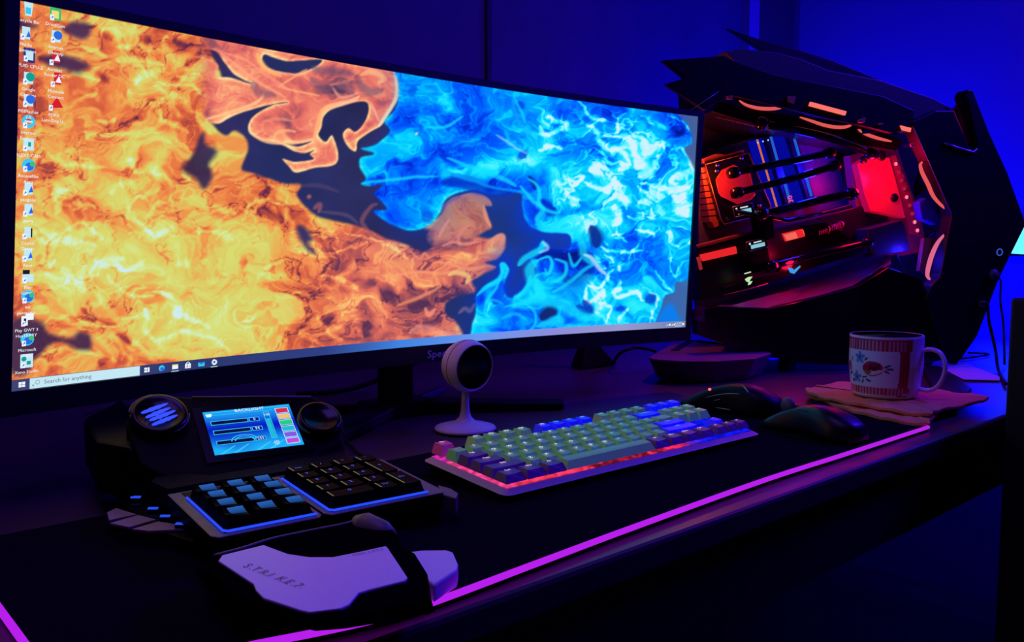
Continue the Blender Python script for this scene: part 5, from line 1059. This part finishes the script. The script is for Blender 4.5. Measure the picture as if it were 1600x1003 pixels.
for k in range(9):
    x, y = 1400+k*4.2, 256+k*13; b = MB(); b.lathe([(.0001, .003), (.0016 if k in (0, 4, 7, 8) else .0035, .002), (.0038, 0)], 12, frame(pc(x, y, -.084), PD, PN)); b.build('channel_light', emit('bright red led', (255, 120, 150), 1.6) if k in (0, 4, 7, 8) else emit('red led soft', (225, 30, 90), .7), tw, smooth=True)
for x, y, r in ((1377, 244, .0095), (1397, 309, .0085), (1349, 250, .008)):
    b = MB(); b.lathe([(.0001, .004), (r*.8, .004), (r, .002), (r, 0)], 20, frame(pc(x, y, -.081), PD, PN)); b.build('port_plug', mat('port plug', (20, 20, 30), .3), tw, smooth=True)
plate('pump', [(1356, 358), (1409, 344), (1413, 350), (1423, 388), (1418, 392), (1368, 400), (1362, 394)], -.055, .04, mat('pump housing', (34, 30, 60), .4), .002)
b = MB(); b.tube(spline([pc(1400, 398, -.06), pc(1408, 416, -.06), pc(1420, 436, -.05)], 4), .0035, 8); b.build('pump_cable', MATT, tw, smooth=True)
# radiator with its fans under the top, fans at the front
plate('radiator', [(1112, 174), (1124, 158), (1400, 214), (1412, 222), (1400, 236), (1340, 226), (1250, 208), (1180, 194)], -.06, .13, mat('radiator paint', (28, 22, 26), .35), .001)
b = MB()
for i in range(22):
    x = 1120+i*4; y = 183+i*.95; p = pc(x, y, -.058); b.box(p, (.004, .002, .002))
b.build('radiator_trim', mat('radiator trim', (190, 110, 120), .3, metal=.4), tw)
RING = emit('salmon ring glow', (255, 98, 100), 1.0); RINGP = emit('pink ring glow', (250, 116, 160), 1.0)
def arc(px, off, r, m):
    b = MB(); P = spline([pc(x, y, off) for x, y in px], 5); n = len(P); b.tube(P, [r*(.35+.75*math.sin(math.pi*min(1, max(0, i/(n-1))))**.7) for i in range(n)], 8); b.build('light_ring', m, tw, smooth=True)
def fan(cx, cy, rx, off, nrm, up):
    c = pc(cx, cy, off); M = frame(c, up, nrm); b = MB(); b.ring(M, rx*1.02, .004, 40, 6, squash=1.8); b.lathe([(.0001, .006), (.016, .006), (.018, -.006), (.0001, -.006)], 24, M)
    for k in range(7):
        a = 2*math.pi*k/7; q = []
        for r, da, z in ((.016, 0, -.005), (.016, .45, .005), (rx*.96, .75, .004), (rx*.96, .25, -.005)): q.append(M @ V((r*math.cos(a+da), r*math.sin(a+da), z)))
        b.prism(q, [p-V((0, 0, .0012)) for p in q])
    b.build('fan', mat('fan plastic', (16, 15, 20), .4), tw, smooth=False)
for cx, cy in ((1190, 151), (1290, 178), (1368, 205)): fan(cx, cy, .044, -.075, V((.06, 0, -1)), PD)
arc([(1155, 157), (1166, 164), (1185, 169), (1205, 170), (1220, 168), (1226, 165)], -.058, .0030, RING)
arc([(1250, 183), (1268, 189), (1290, 196), (1312, 199), (1326, 197), (1331, 194)], -.058, .0030, RING)
arc([(1341, 202), (1352, 209), (1372, 216), (1393, 221)], -.058, .0030, RING)
plate('light_bar', [(1267, 159), (1323, 174), (1321, 180), (1265, 165)], .004, .004, emit('salmon bar glow', (255, 116, 108), 1.0), 0)
plate('light_bar', [(1408, 196), (1424, 200), (1423, 206), (1411, 203)], .004, .004, MATS['salmon bar glow'], 0)
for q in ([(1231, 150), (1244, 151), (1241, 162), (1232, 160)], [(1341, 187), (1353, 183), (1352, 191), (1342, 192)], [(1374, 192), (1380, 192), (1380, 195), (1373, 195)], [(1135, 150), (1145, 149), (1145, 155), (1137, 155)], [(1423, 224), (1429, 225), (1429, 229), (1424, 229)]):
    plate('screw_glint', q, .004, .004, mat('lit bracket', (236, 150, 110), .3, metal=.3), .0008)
for cx, cy in ((1462, 292), (1466, 400)): fan(cx, cy, .052, -.07, -PD, PN)
arc([(1441, 253), (1438, 258), (1441, 270), (1450, 288), (1458, 306), (1470, 320), (1484, 331)], -.012, .0034, RING)
arc([(1477, 365), (1466, 378), (1457, 396), (1451, 416), (1449, 430), (1453, 437)], -.012, .0040, RINGP)
plate('fan_bracket', [(1444, 372), (1458, 372), (1446, 420), (1436, 424)], -.05, .01, mat('bracket brass', (130, 92, 70), .4), .001)
plate('cable_bundle', [(1436, 316), (1448, 308), (1472, 344), (1462, 352), (1440, 342)], -.05, .02, mat('blue sleeve', (40, 50, 190), .5), .003)
# front buttons and sockets
b = MB(); b.ring(frame(pc(1562, 394, .003), PD, PN), .0062, .0012, 28, 6, squash=1.); b.build('power_button', emit('button ring', (60, 90, 220), .7), tw, smooth=True)
b = MB(); b.lathe([(.0001, .006), (.009, .006), (.011, .0), (.0001, 0)], 20, frame(pc(1552, 429, .003), PD, PN)); b.build('socket', GREY, tw, smooth=True)
b = MB(); b.lathe([(.0001, .010), (.006, .010), (.007, .0), (.0001, 0)], 16, frame(pc(1533, 475, .003), PD, PN)); b.build('socket', GREY, tw, smooth=True)
# angular rear base of the tower
lb = tw
tp = [at(x, y, .038) for x, y in ((1013, 558), (1052, 536), (1082, 529), (1190, 544), (1206, 552), (1180, 560), (1120, 564), (1060, 564), (1020, 561))]; cn = sum(tp, V((0, 0, 0)))/len(tp)
b = MB(); b.prism(tp, [V((cn.x+(p.x-cn.x)*.84, cn.y+(p.y-cn.y)*.84, .0005)) for p in tp]); b.build('rear_base', mat('tower base', (112, 70, 98), .6, noise=.1), lb, bevel=.002)
b = MB()
for q in (((1048, 547), (1060, 547), (1086, 531), (1076, 530)), ((1076, 530), (1088, 533), (1156, 541), (1156, 538))):
    P = [at(x, y, .0392) for x, y in q]; b.prism(P, [p-V((0, 0, .0012)) for p in P])
b.build('base_strip', MATT, lb)
# ------------------------------------------------------------------ cables and lamp
p0 = pc(1553, 430, .012)
cable('cable', 'thin black cable hanging from the upper socket of the computer tower', [p0, p0+PN*.012+V((.01, 0, -.01)), pc(1563, 470, .03), pc(1568, 510, .03), V((pc(1570, 560, .03).x, pc(1570, 560, .03).y, .004))], .002)
p1 = pc(1534, 475, .016)
cable('cable', 'black cable with a plug hanging from the lower socket of the computer tower', [p1, p1+PN*.014, pc(1545, 500, .03), pc(1555, 545, .03), at(1560, 578, .004), at(1572, 600, .004)], .0028)
cable('cable', 'black cable lying in a loop on the desk beside the paper', [at(1478, 556, .0025), at(1500, 560, .0025), at(1528, 557, .0025), at(1545, 553, .0025), at(1512, 551, .0025)], .0022)
cable('cable', 'dark cable curling down behind the middle of the monitor', [V((.80, 1.04, .11)), V((.79, 1.08, .06)), V((.76, 1.12, .03)), V((.70, 1.16, .005)), V((.62, 1.18, .004))], .004)
cable('cable', 'dark cable arching between the monitor and the rear base of the tower', [at(960, 567, .004), at(962, 560, .022), at(972, 550, .038), at(992, 543, .045), at(1010, 545, .042), at(1024, 549, .035)], .0030)
cable('cable', 'dark cable running from the keypad back over the desk', [at(574, 716, .004), at(560, 708, .004), at(546, 694, .003), at(528, 676, .003), at(520, 660, .003)], .0022)
lamp = thing('led_lamp', 'bright cyan lamp on the blue wall at the right edge', 'lamp', (2.5, .78, .25))
MB().box((2.515, .765, .25), (.03, .09, .085)).build('housing', MATT, lamp)
b = MB(); q = [V((2.498, y, z)) for y, z in ((.815, .285), (.72, .30), (.72, .21), (.805, .215))]; b.prism(q, [p+V((.004, 0, 0)) for p in q]); b.build('diffuser', emit('cyan lamp light', (90, 220, 255), 1.6), lamp)
# ------------------------------------------------------------------ light
def point(name, loc, c, w, r=.02):
    l = bpy.data.lights.new(name, 'POINT'); l.color = lin(c); l.energy = w; l.shadow_soft_size = r; o = bpy.data.objects.new(name, l); o.location = loc; COL.objects.link(o); return o
def area(name, loc, to, c, w, s):
    l = bpy.data.lights.new(name, 'AREA'); l.color = lin(c); l.energy = w; l.size = s; o = bpy.data.objects.new(name, l); o.location = loc; o.rotation_euler = (V(to)-V(loc)).to_track_quat('-Z', 'Y').to_euler(); COL.objects.link(o); return o
point('wall_lamp_light', (2.10, 1.16, .26), (0, 2, 255), 34, .05)
point('wall_lamp_light', (2.40, .80, .14), (0, 2, 255), 5, .04)
area('added_violet_light', (2.3, .0, 1.3), (.7, .65, 0), (54, 14, 255), 34, .4)  # violet fill added from the right, no fixture stands there
point('case_red_light', PA+PD*.40+PN*-.05+V((0, 0, .36)), (255, 8, 76), .9, .02)
point('case_red_light', PA+PD*.22+PN*-.05+V((0, 0, .20)), (255, 14, 70), .55, .02)
point('case_orange_light', PA+PD*.05+PN*-.07+V((0, 0, .36)), (255, 90, 44), 1.0, .015)
point('case_blue_light', PA+PD*.27+PN*-.085+V((0, 0, .37)), (10, 16, 255), 2.2, .02)
point('case_blue_light', PA+PD*.40+PN*-.06+V((0, 0, .17)), (40, 20, 255), .5, .02)
point('case_blue_light', PA+PD*.46+PN*-.05+V((0, 0, .22)), (40, 24, 255), .6, .02)
area('added_fill_light', (.2, .5, 1.7), (.3, .5, 0), (132, 84, 255), 9, .8)  # soft violet fill added overhead, no known lamp
w = bpy.data.worlds.new('night'); SC.world = w; w.use_nodes = True
w.node_tree.nodes['Background'].inputs[0].default_value = (*lin((20, 10, 60)), 1); w.node_tree.nodes['Background'].inputs[1].default_value = .12
